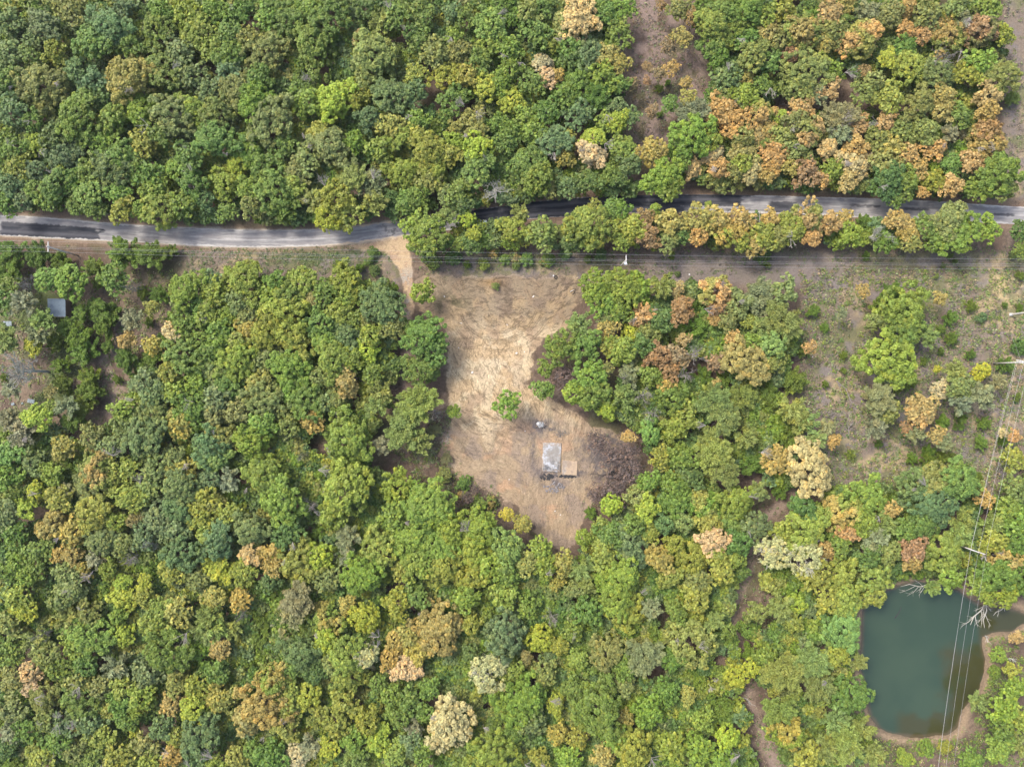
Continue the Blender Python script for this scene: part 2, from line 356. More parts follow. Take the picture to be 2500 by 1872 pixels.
rc_ = mixc(rc_, (.40, .385, .37), sstep(.45, .62, st)); rc_ = mixc(rc_, (.22, .22, .225), sstep(.52, .66, fbm(RA / 8, RV * 3.3, .6, 431)) * .8)
wt = np.exp(-((RV + .42) / .16) ** 2) + np.exp(-((RV - .38) / .16) ** 2)
rc_ = mixc(rc_, (.23, .23, .235), np.clip(wt, 0, 1) * .35)
vv = RV + (n1 - .5) * .35 + (n3 - .5) * .2
rc_ = mixc(rc_, (.55, .54, .52), sstep(.02, .12, RV + (n1 - .5) * .3) * (1 - sstep(.2, .34, RV)) * sstep(480, 560, rpx) * (1 - sstep(780, 880, rpx)) * .6)
def tar(x0, x1, v0, v1, soft=.06):
    w = (fbm(RA / 3, RV * 2, .8, 441) - .5) * 60
    return sstep(x0 - 6, x0 + 6, rpx + w * .5) * (1 - sstep(x1 - 6, x1 + 6, rpx + w)) * sstep(v0 - soft, v0 + soft, RV + (n3 - .5) * .25) * (1 - sstep(v1 - soft, v1 + soft, RV + (n3 - .5) * .25))
T1 = tar(2, 250, -.35, .92); T2 = tar(1120, 1660, -1.02, 1.0); T3 = tar(1655, 1810, -.95, .3) * .9; T4 = tar(1770, 1835, .55, .9) * .8; T5 = tar(1880, 1948, -.35, .85) * .95; T6 = tar(2080, 2140, -.35, -.1) * .8; T7 = tar(2205, 2260, -.2, .05) * .7; T8 = tar(2420, 2480, -.15, .15) * .7; T9 = tar(1480, 1850, -1.1, -.85) * .9
TT = np.clip(T1 + T2 + T3 + T4 + T5 + T6 + T7 + T8 + T9, 0, 1)
tarc = mixc(np.ones(RA.shape + (3,)) * np.array((.028, .032, .042)), (.105, .105, .12), np.clip(np.exp(-((RV + .45) / .17) ** 2) + np.exp(-((RV - .55) / .2) ** 2), 0, 1) * .85)
tarc = mixc(tarc, (.09, .09, .10), sstep(.5, .65, st) * .6)
rc_ = rc_ * (1 - TT[..., None]) + tarc * TT[..., None]
rc_ = mixc(rc_, (.12, .12, .125), sstep(.56, .64, n3) * sstep(900, 960, rpx) * (1 - sstep(1060, 1130, rpx)) * .8)
ed = sstep(.80, .98, np.abs(RV) + (n1 - .5) * .45 + (n3 - .5) * .2) * (1 - TT * .95)
rc_ = mixc(rc_, (.60, .575, .53), ed * .85); rc_ = mixc(rc_, (.60, .455, .30), ed * sstep(740, 860, rpx) * (1 - sstep(1000, 1100, rpx)) * .9)
rc_ = rc_ * .68
RZ = .055 - .11 * sstep(.9, 1.12, np.abs(RV) + (n3 - .5) * .1) + .03 * (1 - RV ** 2)
RVv = np.stack([RA, RYW, RZ], -1).reshape(-1, 3); ri = np.arange(RA.size).reshape(RA.shape)
RQ = np.stack([ri[1:, :-1], ri[1:, 1:], ri[:-1, 1:], ri[:-1, :-1]], -1).reshape(-1, 4)
tag(link('road', mesh_np('road', RVv, RQ, M_ROAD, rc_.reshape(-1, 3), True)), kind='structure')

# ------------------------------------------------------------------ crowns
def norm(a): return a / np.maximum(np.linalg.norm(a, axis=1, keepdims=True), 1e-6)
def quads(pos, nrm, size, R, elong=None, edir=None):
    n = len(pos)
    if edir is None: t = R.normal(size=(n, 3))
    else: t = edir
    u = norm(np.cross(nrm, t)); w = norm(np.cross(u, nrm))
    a = size[:, None]; l = a if elong is None else a * elong
    V = np.stack([pos - w * l, pos + u * a * .8 - w * l * .1, pos + w * l, pos - u * a * .8 + w * l * .1], 1).reshape(-1, 3)
    F = np.arange(4 * n).reshape(n, 4); return V, F
def tintof(R, cl, n, huev=.5, valv=.3):
    k = cl.max() + 1; cv = R.rand(k); ch = R.rand(k) ** 1.6; ch = np.where(R.rand(k) < .10, 1.9, ch)
    val = .55 + valv * 1.6 * cv[cl] + .45 * R.rand(n); hue = np.clip(ch[cl] * .75 + R.rand(n) * .35, 0, 1.6) * huev
    return np.stack([val * (1 + .62 * hue), val * (1 + .25 * hue), val * (1 - .10 * hue)], 1)
def crown_round(seed, nleaf, lobes=8, leaf=.05, sparse=1.0):
    R = np.random.RandomState(seed); L = [(0.0 + R.normal(0, .06), R.normal(0, .06), .22, .48)]
    a0 = R.rand() * 6.28; k1 = lobes
    for k in range(k1):
        a = a0 + 6.283 * (k + R.uniform(-.25, .25)) / k1; d = R.uniform(.40, .76); L.append((d * math.cos(a), d * math.sin(a), R.uniform(-.30, .20), R.uniform(.22, .40)))
    for k in range(3):
        a = R.rand() * 6.28; L.append((.3 * math.cos(a), .3 * math.sin(a), R.uniform(.05, .35), R.uniform(.25, .36)))
    L = np.array(L); cs = []; cr = []
    for i, l in enumerate(L):
        n = int(125 * l[3] ** 1.7 + 8); d = norm(R.normal(size=(n, 3))); d[:, 2] = np.abs(d[:, 2]) * .95 + (R.rand(n) < .3) * -.35; d = norm(d)
        p = l[:3] + d * l[3] * R.uniform(.74, 1.12, (n, 1))
        ok = np.ones(n, bool)
        for j, m in enumerate(L):
            if j != i: ok &= np.linalg.norm(p - m[:3], axis=1) > m[3] * .70
        cs.append(p[ok]); cr.append(R.uniform(.055, .115, ok.sum()))
    q = R.rand(26) * 6.28; q2 = np.sqrt(R.rand(26)) * .5; cs.append(np.stack([np.cos(q) * q2, np.sin(q) * q2, .62 - q2 * .5 + R.uniform(-.12, .05, 26)], 1)); cr.append(R.uniform(.06, .11, 26))
    cs = np.concatenate(cs); cr = np.concatenate(cr)
    if sparse < 1: k = R.rand(len(cs)) < sparse; cs = cs[k]; cr = cr[k]
    w = cr ** 2; cl = R.choice(len(cs), nleaf, p=w / w.sum())
    d = R.normal(size=(nleaf, 3)); d[:, 2] = np.abs(d[:, 2]) * .9 - .25; d = norm(d)
    pos = cs[cl] + d * cr[cl, None] * R.uniform(.55, 1.12, (nleaf, 1))
    nr = norm(d * .75 + np.array((0, 0, .55)) + R.normal(size=(nleaf, 3)) * .45)
    V, F = quads(pos, nr, leaf * R.uniform(.5, 1.35, nleaf), R)
    return V, F, np.repeat(tintof(R, cl, nleaf), 4, 0)
def crown_spiky(seed, nleaf, leaf=.05, cone=1.0, nb=30, huev=.35):
    R = np.random.RandomState(seed); t = R.rand(nb); ang = R.rand(nb) * 6.28
    rad = (.35 + .65 * t) * R.uniform(.75, 1.05, nb); z0 = (1 - t) * .75 * cone
    tip = np.stack([np.cos(ang) * rad, np.sin(ang) * rad, z0 + .05 + R.uniform(-.1, .15, nb)], 1); base = np.stack([np.cos(ang) * .08, np.sin(ang) * .08, z0 - .25 - .2 * t], 1)
    cl = R.choice(nb, nleaf, p=(rad ** 1.6) / (rad ** 1.6).sum()); s = R.rand(nleaf) ** .6
    ax = tip[cl] - base[cl]; al = norm(ax); side = R.normal(size=(nleaf, 3)); side = norm(side - (side * al).sum(1)[:, None] * al)
    side[:, 2] = np.abs(side[:, 2]); pos = base[cl] + ax * s[:, None] + side * (.03 + .14 * np.sin(np.clip(s, 0, 1) * 2.9))[:, None] * R.uniform(.3, 1, (nleaf, 1))
    ed = norm(al * .8 + side * .7 + R.normal(size=(nleaf, 3)) * .25); nr = norm(np.cross(ed, R.normal(size=(nleaf, 3))) * .8 + np.array((0, 0, .9)))
    V, F = quads(pos, nr, leaf * .5 * R.uniform(.6, 1.2, nleaf), R, 2.3, ed)
    return V, F, np.repeat(tintof(R, cl, nleaf, huev, .22), 4, 0)
def limbs(seed, levels=3, spread=.6, r0=.055, n0=5, droop=0, zs=1.0, base=-1.0):
    """bare limbs, unit crown; trunk from z=base up"""
    R = random.Random(seed); m = MB()
    def grow(p, d, L, r, lev):
        pts = [p]; q = p.copy(); dd = d.copy(); seg = 3
        for k in range(seg):
            dd = (dd + Vector((R.gauss(0, .2), R.gauss(0, .2), R.gauss(.02, .12) - droop * .1))).normalized(); q = q + dd * (L / seg); pts.append(q.copy())
        m.tube(pts, [r * (1 - .5 * i / seg) for i in range(seg + 1)], 5 if lev == 0 else (4 if lev < 2 else 3))
        if lev >= levels: return
        for k in range(4 if lev < 2 else 3):
            i = 1 + k % 3; s = pts[i]; e = Vector((R.gauss(0, 1), R.gauss(0, 1), R.gauss(.1, .5))).normalized()
            grow(s, (dd * .75 + e * .8).normalized(), L * R.uniform(.5, .75), max(r * .55, .008), lev + 1)
    m.tube([(0, 0, base), (.02, 0, base * .5), (0, .02, -.25)], [r0 * 1.5, r0 * 1.2, r0], 7)
    a0 = R.random() * 6
    for k in range(n0):
        a = a0 + 6.283 * k / n0 + R.gauss(0, .2); e = R.uniform(.25, .9)
        grow(Vector((0, 0, -.45 + .06 * k)), Vector((math.cos(a) * spread, math.sin(a) * spread, e * .6)).normalized(), R.uniform(.4, .6), r0 * .62, 1 if levels > 1 else 0)
    return m
def patchy(v, t, seed):
    R = np.random.RandomState(seed); a = R.rand(6) * 6.28; c = v.reshape(-1, 4, 3).mean(1); m = np.sin(4.2 * c[:, 0] + a[0]) + np.sin(4.2 * c[:, 1] + a[1]) + np.sin(7 * c[:, 0] + 5 * c[:, 1] + a[2]) * .7 + R.normal(size=len(c)) * .35
    return t * np.where(np.repeat(m > .15, 4)[:, None], np.array((.60, .92, .62)), 1.0)
PRO = {'round': [], 'big': [], 'spiky': [], 'feather': []}
for s in range(13): v, f, t = crown_round(100 + s, 8500, 6 + s % 4, .044); PRO['round'].append(mesh_np('leaf_crown', v, f, M_LEAF, t))
for s in range(4): v, f, t = crown_round(200 + s, 15000, 9 + s % 2, .034); PRO['big'].append(mesh_np('leaf_crown', v, f, M_LEAF, t))
for s in range(4): v, f, t = crown_spiky(300 + s, 9000, .050, 1.0, 46); PRO['spiky'].append(mesh_np('needle_crown', v, f, M_LEAF, t))
for s in range(4): v, f, t = crown_spiky(400 + s, 9000, .050, .7, 70, .3); PRO['feather'].append(mesh_np('leaf_crown', v, f, M_LEAF, t))
for s in range(2): v, f, t = crown_round(500 + s, 5200, 9, .042, .75); PRO.setdefault('sparse', []).append(mesh_np('leaf_crown', v, f, M_LEAF, t))
for s in range(6): v, f, t = crown_round(900 + s, 9500, 6 + s % 4, .042); PRO.setdefault('turn', []).append(mesh_np('leaf_crown', v, f, M_LEAF, patchy(v, t, s)))
TRK = [limbs(20 + s, 2, .7, .05, 5).mesh('trunk', M_BARK) for s in range(4)]
WISP = [crown_round(600 + s, 1000, 9, .045, .8) for s in range(2)]; WISP = [mesh_np('dead_leaves', v, f, M_LEAF, t) for v, f, t in WISP]
SNAG = limbs(77, 4, 1.0, .05, 12).mesh('branches', M_PALEBARK)
BARE = {'e': [limbs(40 + s, 4, .75, .035, 6).mesh('branches', M_GREYTWIG) for s in range(3)], 'E': [limbs(50 + s, 4, .75, .042, 6).mesh('branches', M_PALEBARK) for s in range(3)],
        'x': [limbs(60 + s, 4, .9, .03, 7).mesh('branches', M_BURNT) for s in range(3)]}
# leaf colours (linear, real-world) : code -> colour, word
COL = {'d': (.046, .100, .030), 'g': (.080, .146, .028), 'l': (.122, .200, .030), 'y': (.168, .210, .036), 'Y': (.195, .262, .034), 'u': (.078, .136, .062), 'o': (.136, .168, .056),
       'c': (.225, .205, .062), 't': (.275, .210, .082), 'b': (.180, .138, .068), 'p': (.345, .305, .155), 'j': (.100, .168, .022), 'w': (.172, .228, .062), 'm': (.118, .225, .058), 'k': (.27, .275, .035), 'v': (.175, .200, .100)}
WORD = {'d': 'deep green', 'g': 'mid green', 'l': 'light green', 'y': 'yellow-green', 'Y': 'vivid yellow-green', 'u': 'grey-green', 'o': 'olive', 'c': 'ochre', 't': 'tan-orange', 'b': 'rust brown',
        'p': 'pale cream', 'j': 'bright green', 'w': 'feathery pale green', 'm': 'mint green', 'k': 'lemon yellow', 'v': 'washed-out green', 'e': 'bare grey', 'E': 'bare whitish', 'x': 'bare burnt-brown'}
# TREES: x y radius(px) code
TREES = """
28 58 38 u|110 60 42 u|137 128 36 y|25 130 38 u|78 143 32 g|85 95 28 u|180 30 38 o|270 70 50 u|225 105 42 g|300 20 30 u|395 25 34 l|455 35 40 l|485 85 42 y|385 75 42 g|440 130 40 u|320 118 38 g|325 190 60 c|400 170 45 g|470 190 40 u|110 212 52 o|20 200 42 g|190 180 42 u|235 205 40 u|250 245 34 d|190 290 56 g|275 290 42 l|345 278 42 l|420 285 52 o|480 270 42 l|395 325 36 g|95 347 30 Y|35 272 40 u|80 298 34 g|140 330 40 d|255 350 36 l|350 355 36 y|38 372 42 g|160 380 44 u|295 387 42 g|462 385 40 g|210 335 38 g
530 30 42 l|590 25 35 g|560 85 36 g|705 50 46 g|655 45 35 l|760 25 32 l|805 45 54 g|890 25 32 d|928 55 34 w|970 40 38 g|600 95 34 o|520 115 40 y|560 140 42 g|650 125 48 o|770 120 58 g|878 92 22 b|910 150 60 o|560 175 40 u|630 195 38 g|512 222 32 u|580 215 44 o|622 248 46 l|530 275 44 o|730 215 28 g|750 250 40 l|818 245 52 Y|665 302 62 o|870 235 38 y|960 235 45 u|900 290 36 u|955 305 36 c|935 360 38 l|988 330 34 y|780 330 36 y|810 358 50 o|530 340 50 g|612 368 42 l|690 360 38 g|750 388 40 o|862 348 28 j
575 405 26 Y|645 405 36 g|555 450 42 y|602 460 30 l|670 460 50 g|715 450 36 y|732 415 38 o|698 505 36 g|615 505 34 o|557 520 26 g|765 490 36 w|822 495 56 y|850 520 40 y|800 530 34 Y|862 440 42 w|905 450 40 v|915 495 36 w|985 425 44 y|955 480 22 d|990 497 28 g
30 450 38 u|15 500 30 g|45 405 38 y|95 462 42 g|138 455 42 g|90 420 36 u|150 408 16 Y|220 480 42 m|234 512 28 g|302 510 36 y|388 508 44 y|290 470 32 l|378 462 36 l|345 512 28 l|278 414 48 u|330 410 36 g|365 427 40 g|447 405 42 l|472 450 42 g|440 500 36 l|218 420 34 g|172 442 32 g|500 490 30 u|120 490 26 g|55 490 28 u|180 500 24 g
115 685 30 m|172 685 42 l|275 680 38 g|460 705 46 l|490 742 32 g|445 748 30 o|455 788 40 g|490 785 30 l|485 835 36 g|447 870 46 g|418 905 40 y|357 935 40 u|430 955 38 l|375 965 40 u|305 1005 40 l|375 1020 48 o|440 1030 42 c|485 930 36 l|470 995 42 g|425 815 28 p|372 750 22 c|308 832 26 t|375 845 26 c|85 845 24 Y|108 785 34 w|95 815 30 v|125 955 18 t|97 1015 34 Y|125 998 22 y|25 1020 32 v|60 740 40 v|20 830 38 w|325 780 32 v|165 993 32 v|15 735 36 g|20 700 28 g||30 950 26 v|60 1045 30 v
515 688 30 u|605 690 52 l|525 715 38 l|675 692 34 g|735 697 42 l|665 727 40 l|585 735 38 o|705 722 42 g|845 690 46 y|795 715 34 g|845 732 44 l|762 730 17 t|828 757 36 y|930 745 50 u|515 755 40 l|553 775 42 l|605 770 34 o|640 765 28 y|536 805 38 g|693 775 60 y|657 812 46 y|717 825 46 y|790 790 42 g|870 780 30 g|898 775 28 o|958 795 34 o|850 815 42 u|905 815 38 y|797 842 42 l|897 852 34 Y|815 882 48 l|850 880 36 l|609 803 34 c|592 838 40 o|536 842 40 l|515 857 38 g|582 880 48 y|620 870 34 g|655 870 38 o|715 893 50 l|515 912 42 o|560 940 42 g|632 937 38 c|650 975 44 o|718 940 46 l|785 923 36 o|742 978 44 g|845 935 38 t|822 978 28 o|790 985 32 o|912 910 30 g|928 955 36 w|920 990 34 w|530 965 40 u|525 1015 42 o|580 1000 36 o
1030 715 34 l|1030 820 50 g|1060 850 40 g|1028 905 44 g|1025 985 52 w|1108 1005 18 l|1240 985 34 l|1455 700 46 l|1480 740 40 l|1415 795 36 w|1365 850 42 g|1430 845 42 g|1325 950 28 g|1330 900 24 g|1440 920 42 l|1405 960 38 l|1450 965 42 g|1485 800 28 c|1492 845 28 y|1480 775 26 o|1475 900 22 o|1480 1000 26 Y|1000 1040 30 v
1520 700 46 l|1553 708 40 l|1616 700 38 w|1655 705 22 t|1568 768 33 t|1510 757 36 g|1613 778 36 d|1662 758 36 b|1747 715 48 t|1752 748 30 b|1800 742 40 o|1845 725 44 v|1910 710 38 o|1905 785 54 w|1858 800 30 w|1540 815 24 Y|1580 817 30 o|1778 785 30 o|1828 785 20 y|1746 780 17 t|1669 828 20 t|1515 852 38 y|1567 847 36 d|1608 868 38 b|1655 870 32 b|1635 905 28 b|1792 830 26 t|1815 880 56 c|1748 885 26 b|1840 835 32 l|1886 845 34 m|1975 848 18 t|1888 885 30 o|1536 912 34 v|1590 918 30 g|1625 942 26 c|1525 970 36 w|1645 975 42 g|1748 937 15 t|1740 980 46 w|1805 970 44 w|1930 1000 40 w|1952 1028 38 w|1670 1020 40 y|1765 1022 42 w
1587 1053 33 m|1647 1047 38 y|1732 1066 36 w|1821 1068 36 w|1968 1032 36 w|2016 1042 26 v|1990 1074 30 w|2037 1076 20 t|1737 1110 52 w|1763 1150 46 w|1663 1116 40 g|1613 1118 32 y|1684 1158 36 d|1890 1126 38 c|1976 1147 62 p|1850 1197 30 w|1579 1179 32 l|1647 1184 38 g|1553 1208 34 o|1579 1242 34 Y|1647 1224 42 g|1718 1232 46 c|1668 1276 32 o|1729 1273 34 c|1795 1224 44 l|1784 1268 42 g|1840 1284 40 u|1553 1279 40 g|1618 1279 32 u|1587 1300 28 y|1737 1318 32 p|1534 1324 52 u|1647 1329 32 y|1803 1324 40 d|1608 1363 38 c|1690 1368 44 y|1750 1350 34 y|1797 1363 26 y|1760 1387 38 y|1705 1416 36 o|1632 1410 32 y|1960 1240 42 d|1960 1297 52 l|1908 1297 34 y|1934 1331 34 y|2013 1342 28 t|1987 1402 40 y
2042 1250 44 c|2116 1208 42 l|2171 1245 26 t|2108 1274 36 y|2160 1279 36 w|2234 1184 46 u|2287 1168 44 o|2335 1174 48 m|2279 1232 48 u|2255 1268 44 g|2345 1271 38 w|2340 1310 38 w|2068 1300 30 t|2134 1316 38 v|2213 1295 32 g|2229 1340 36 b|2174 1350 34 o|2226 1368 30 t|2305 1355 48 y|2118 1360 36 d|2055 1395 42 y|2134 1410 40 y|2403 1218 24 t|2421 1276 32 w|2424 1324 38 y|2471 1118 32 y|2471 1190 36 o|2458 1242 34 l|2484 1271 40 l|2476 1329 44 g|2450 1368 40 c|2437 1402 44 g|2484 1395 44 g|2318 1410 36 l|2384 1424 34 l|2287 1060 22 t|2305 1079 24 v|2447 1055 14 p|2476 1066 18 t|2245 1013 36 t|2160 1013 24 o|2213 1045 18 b|2234 1060 26 v|2134 1045 32 v|2050 1330 30 g|2095 1240 24 y
2203 760 62 y|2212 797 44 g|2164 877 68 y|2265 820 30 w|2294 729 20 c|2108 710 18 c|2394 908 24 k|2330 905 32 w|2288 900 10 k|2297 948 22 p|2145 975 46 v|2164 1005 32 o|2250 1000 40 t|2340 940 34 o|2394 965 38 v|2343 985 32 v|2435 930 26 v|2053 765 18 v|2137 785 26 o
1524 25 30 l|1510 85 36 g|1510 157 30 c|1512 205 28 g|1508 262 28 u|1536 287 28 u|1507 297 28 Y|1520 362 36 y|1590 370 38 c|1541 205 16 b|1580 164 14 b|1611 181 18 b|1640 167 20 t|1580 198 12 b|1630 116 22 b|1664 92 26 c|1674 203 18 c|1681 237 22 c|1633 254 22 g|1592 273 18 b|1616 14 16 b|1655 20 30 o|1684 36 24 t|1712 14 28 g|1760 36 42 g|1826 30 44 l|1740 65 46 y|1802 72 44 g|1862 43 40 l|1915 24 36 y|1742 116 44 g|1826 101 40 g|1754 145 34 g|1773 193 38 u|1838 135 42 o|1875 80 34 c|1906 97 38 o|1960 75 48 c|1954 106 34 t|1971 170 48 o|1930 133 32 b|1874 150 34 g|1857 205 26 g|1823 188 22 c|1814 237 36 l|1761 237 30 o|1698 278 44 v|1684 333 54 l|1732 338 34 y|1669 370 34 g|1761 268 40 t|1790 302 46 t|1850 280 42 t|1814 338 40 o|1845 338 26 t|1872 321 26 c|1947 217 40 o|1952 266 34 t|1944 302 40 o|1899 290 24 Y|1971 326 44 t|1911 338 34 o|1886 370 32 t|1867 357 26 w|1947 370 36 o|1742 377 26 p|1814 377 34 c|1995 230 30 v
1688 413 22 p|1729 382 28 p|1754 413 30 t|1833 425 26 p|1814 395 36 y|1891 385 30 t|1886 408 26 t|1966 421 36 b|1930 406 28 c|1797 421 26 o|1874 428 24 c|1616 435 42 l|1635 455 36 g|1592 450 30 l|1655 409 28 g|1536 404 36 u|1507 435 26 d
1048 573 52 l|1014 553 36 l|1092 530 28 w|1140 534 25 Y|1158 572 20 Y|1256 560 42 y|1321 573 40 o|1268 518 26 w|1396 548 26 y|1438 548 50 y|1447 512 24 y|1459 585 30 y|1490 512 28 g|1493 562 32 y|1391 595 28 d|1150 600 24 d|1121 597 20 y|1430 590 26 g|1090 590 24 g
1515 515 30 g|1541 556 38 y|1577 530 24 b|1582 573 36 b|1597 513 18 l|1638 540 40 c|1669 573 24 d|1708 537 40 c|1705 572 34 t|1754 543 38 c|1807 536 34 t|1797 577 46 c|1862 580 36 y|1877 534 26 c|1932 558 46 y|1899 580 30 o|1973 531 42 t|1981 578 26 t|1630 590 28 o|1838 602 30 c|1730 500 10 l|1520 590 26 g
2022 548 34 t|2060 531 22 c|2080 572 36 l|2162 597 30 g|2191 539 32 t|2217 568 28 c|2225 592 28 o|2258 555 36 g|2314 543 42 o|2338 573 44 l|2290 590 30 l|2406 558 36 l|2490 566 28 d|2324 512 26 o|2490 610 22 g
2019 365 26 p|2089 363 34 t|2085 403 40 p|2068 440 30 t|2029 416 30 y|2007 440 24 t|2169 437 44 d|2205 447 40 g|2145 457 30 d|2186 488 24 g|2145 343 34 o|2169 362 36 c|2217 374 30 t|2157 399 40 o|2278 365 34 t|2241 413 26 t|2285 404 24 Y|2278 440 30 y|2321 457 34 t|2251 469 18 t|2324 403 30 g|2372 394 34 t|2411 348 42 c|2440 423 52 g|2386 464 34 g|2447 457 34 o
2024 36 34 t|2065 8 24 c|2116 29 34 v|2169 36 34 o|2213 19 28 t|2261 39 40 o|2338 14 34 o|2345 46 26 v|2415 19 36 l|2396 74 46 b|2447 87 30 y|2309 92 50 c|2213 80 28 t|2249 87 28 t|2101 94 48 t|2029 80 36 o|2060 51 22 g|2012 104 30 c|2167 145 24 Y|2217 164 42 y|2208 116 30 g|2386 157 40 l|2362 181 36 y|2285 181 42 o|2447 188 44 o|2036 174 30 l|2010 157 26 y|2019 217 34 t|2113 176 18 b|2135 203 36 o|2111 229 34 o|2169 242 40 y|2302 236 34 c|2241 258 44 o|2297 273 34 c|2343 285 32 g|2406 237 38 t|2411 273 36 c|2164 292 28 t|2254 321 40 o|2319 326 26 v|2411 321 40 b|2060 290 46 v|2029 278 32 v|2097 302 28 t|2048 328 36 v|2205 314 30 o
1024 19 36 g|1036 48 32 g|1007 80 30 d|1106 31 24 u|1135 43 28 g|1200 63 42 m|1237 15 34 g|1290 31 38 o|1326 17 30 g|1256 43 28 g|1024 104 34 g|1106 92 26 l|1060 135 40 o|1120 128 30 o|1188 113 34 l|1241 121 36 l|1309 82 40 g|1411 46 48 p|1470 36 42 g|1374 60 34 o|1350 106 24 y|1324 155 26 p|1336 190 26 p|1360 186 22 t|1386 113 36 g|1435 135 42 u|1398 150 32 d|1483 135 32 c|1092 191 44 y|1142 183 36 c|1109 244 38 g|1014 184 30 y|1014 229 38 u|1169 157 36 g|1246 169 34 l|1188 217 34 Y|1217 205 30 l|1251 246 32 Y|1302 205 34 g|1411 205 44 g|1471 193 40 l|1459 237 42 g|1338 273 34 g|1411 280 38 u|1150 290 34 c|1113 314 24 c|1169 321 34 o|1217 302 28 g|1285 285 28 l|1304 321 36 l|1246 321 30 g|1019 290 32 l|1019 338 36 y|1111 345 30 Y|1169 362 38 Y|1048 377 46 y|1097 377 34 y|1237 350 32 g|1350 345 44 u|1447 338 28 Y|1444 374 38 p|1377 384 28 c|1478 302 28 y|1055 406 50 y|1048 437 36 o|1169 412 42 g|1290 399 44 g|1314 433 42 g|1382 348 30 y|1386 455 30 u|1435 445 34 d|1490 426 28 g|1121 469 36 g|1085 474 24 o|1128 500 28 d|1029 469 32 g|1012 493 26 g|1338 464 22 o|1297 450 26 l|1380 235 36 g|1276 385 26 g
53 1058 38 v|24 1113 42 m|79 1126 34 o|153 1092 32 c|224 1066 36 o|126 1158 34 y|21 1158 40 l|297 1030 38 o|355 1066 46 u|279 1084 34 o|439 1034 36 c|513 1092 46 u|426 1118 34 o|237 1140 42 t|224 1184 44 o|276 1168 36 y|316 1147 32 y|382 1147 38 o|447 1147 38 c|329 1210 42 y|363 1195 34 o|447 1190 44 u|513 1168 34 u|87 1195 24 Y|66 1242 30 Y|145 1218 34 c|158 1197 24 v|132 1276 42 t|229 1263 54 y|184 1297 40 c|250 1316 42 o|284 1276 32 y|329 1271 24 b|303 1329 30 o|389 1266 42 u|434 1237 46 u|500 1218 40 y|355 1310 34 u|434 1303 38 u|500 1263 36 y|447 1355 46 u|513 1310 36 l|521 1382 30 Y|39 1200 30 g|20 1255 40 u|40 1300 36 g|97 1342 34 g|47 1368 34 l|92 1382 34 g|147 1353 24 t|182 1355 30 t|237 1363 32 v|163 1395 36 o|263 1387 30 y|66 1403 34 l|303 1421 28 Y|355 1421 22 Y|205 1390 24 c|421 1395 34 y|487 1410 30 o|184 1434 36 o
763 1026 32 t|640 1034 40 l|613 1079 42 l|703 1034 30 o|540 1066 42 o|532 1118 38 m|850 1068 66 l|987 1050 50 w|1026 1079 36 w|934 1087 26 v|558 1171 34 v|655 1165 52 l|692 1225 58 l|842 1200 66 y|816 1252 38 y|516 1229 34 o|558 1258 36 y|610 1290 44 o|705 1297 40 d|850 1310 38 v|850 1360 26 v|532 1321 44 u|613 1355 30 p|663 1355 34 t|663 1390 28 t|737 1368 52 y|776 1360 36 Y|540 1390 36 Y|600 1395 36 y|803 1410 34 o|882 1403 46 l|926 1342 50 y|974 1192 42 l|960 1263 40 l|1026 1250 44 l|995 1316 52 l|1026 1210 36 l|1013 1368 42 l|987 1390 30 c|658 1421 28 d
1050 1224 46 l|1076 1258 40 l|1105 1290 46 l|1171 1290 44 l|1158 1342 46 y|1066 1329 48 l|1092 1376 44 y|1040 1378 40 l|1237 1335 42 m|1316 1342 34 l|1329 1376 34 l|1284 1374 32 c|1197 1382 42 l|1237 1400 38 g|1147 1408 40 y|1376 1375 34 c|1237 1253 18 k|1276 1276 24 c|1426 1313 28 l|1418 1390 36 w|1432 1420 30 w|1474 1347 42 y|1487 1303 38 g|1468 1284 26 y|1495 1232 26 Y|1513 1410 44 l|1474 1416 36 l|1534 1066 18 t|1360 1420 20 c|1400 1440 24 o
47 1460 38 y|66 1489 30 Y|26 1523 36 o|158 1457 40 o|171 1510 38 w|218 1494 36 o|303 1457 34 Y|353 1457 28 y|289 1502 26 l|303 1549 30 Y|218 1549 50 l|184 1577 38 l|382 1528 40 y|434 1489 42 c|395 1489 34 y|513 1502 42 w|500 1541 36 w|524 1457 32 c|408 1589 60 g|487 1589 32 l|539 1578 30 t|92 1562 40 w|16 1583 36 g|39 1594 32 g|118 1599 42 o|74 1641 30 p|39 1652 32 o|145 1625 40 g|211 1620 40 g|197 1656 36 o|284 1625 38 v|361 1644 38 u|76 1681 26 p|110 1699 44 o|197 1704 46 g|242 1678 34 o|303 1673 36 y|350 1704 42 y|289 1720 34 g|263 1735 26 c|421 1715 30 t|479 1725 38 Y|479 1673 36 y|432 1660 34 o|534 1699 34 c|26 1730 40 o|74 1778 38 g|32 1783 34 v|118 1760 36 o|158 1765 34 u|180 1770 22 t|224 1765 38 u|245 1797 38 y|329 1786 16 Y|355 1818 34 o|395 1773 36 u|429 1797 26 y|495 1791 52 u|492 1831 38 u|424 1844 32 t|289 1847 42 y|363 1857 34 y|184 1831 38 o|145 1804 38 g|105 1847 38 y|224 1857 34 g|526 1857 30 l|20 1830 26 d|310 1760 28 g
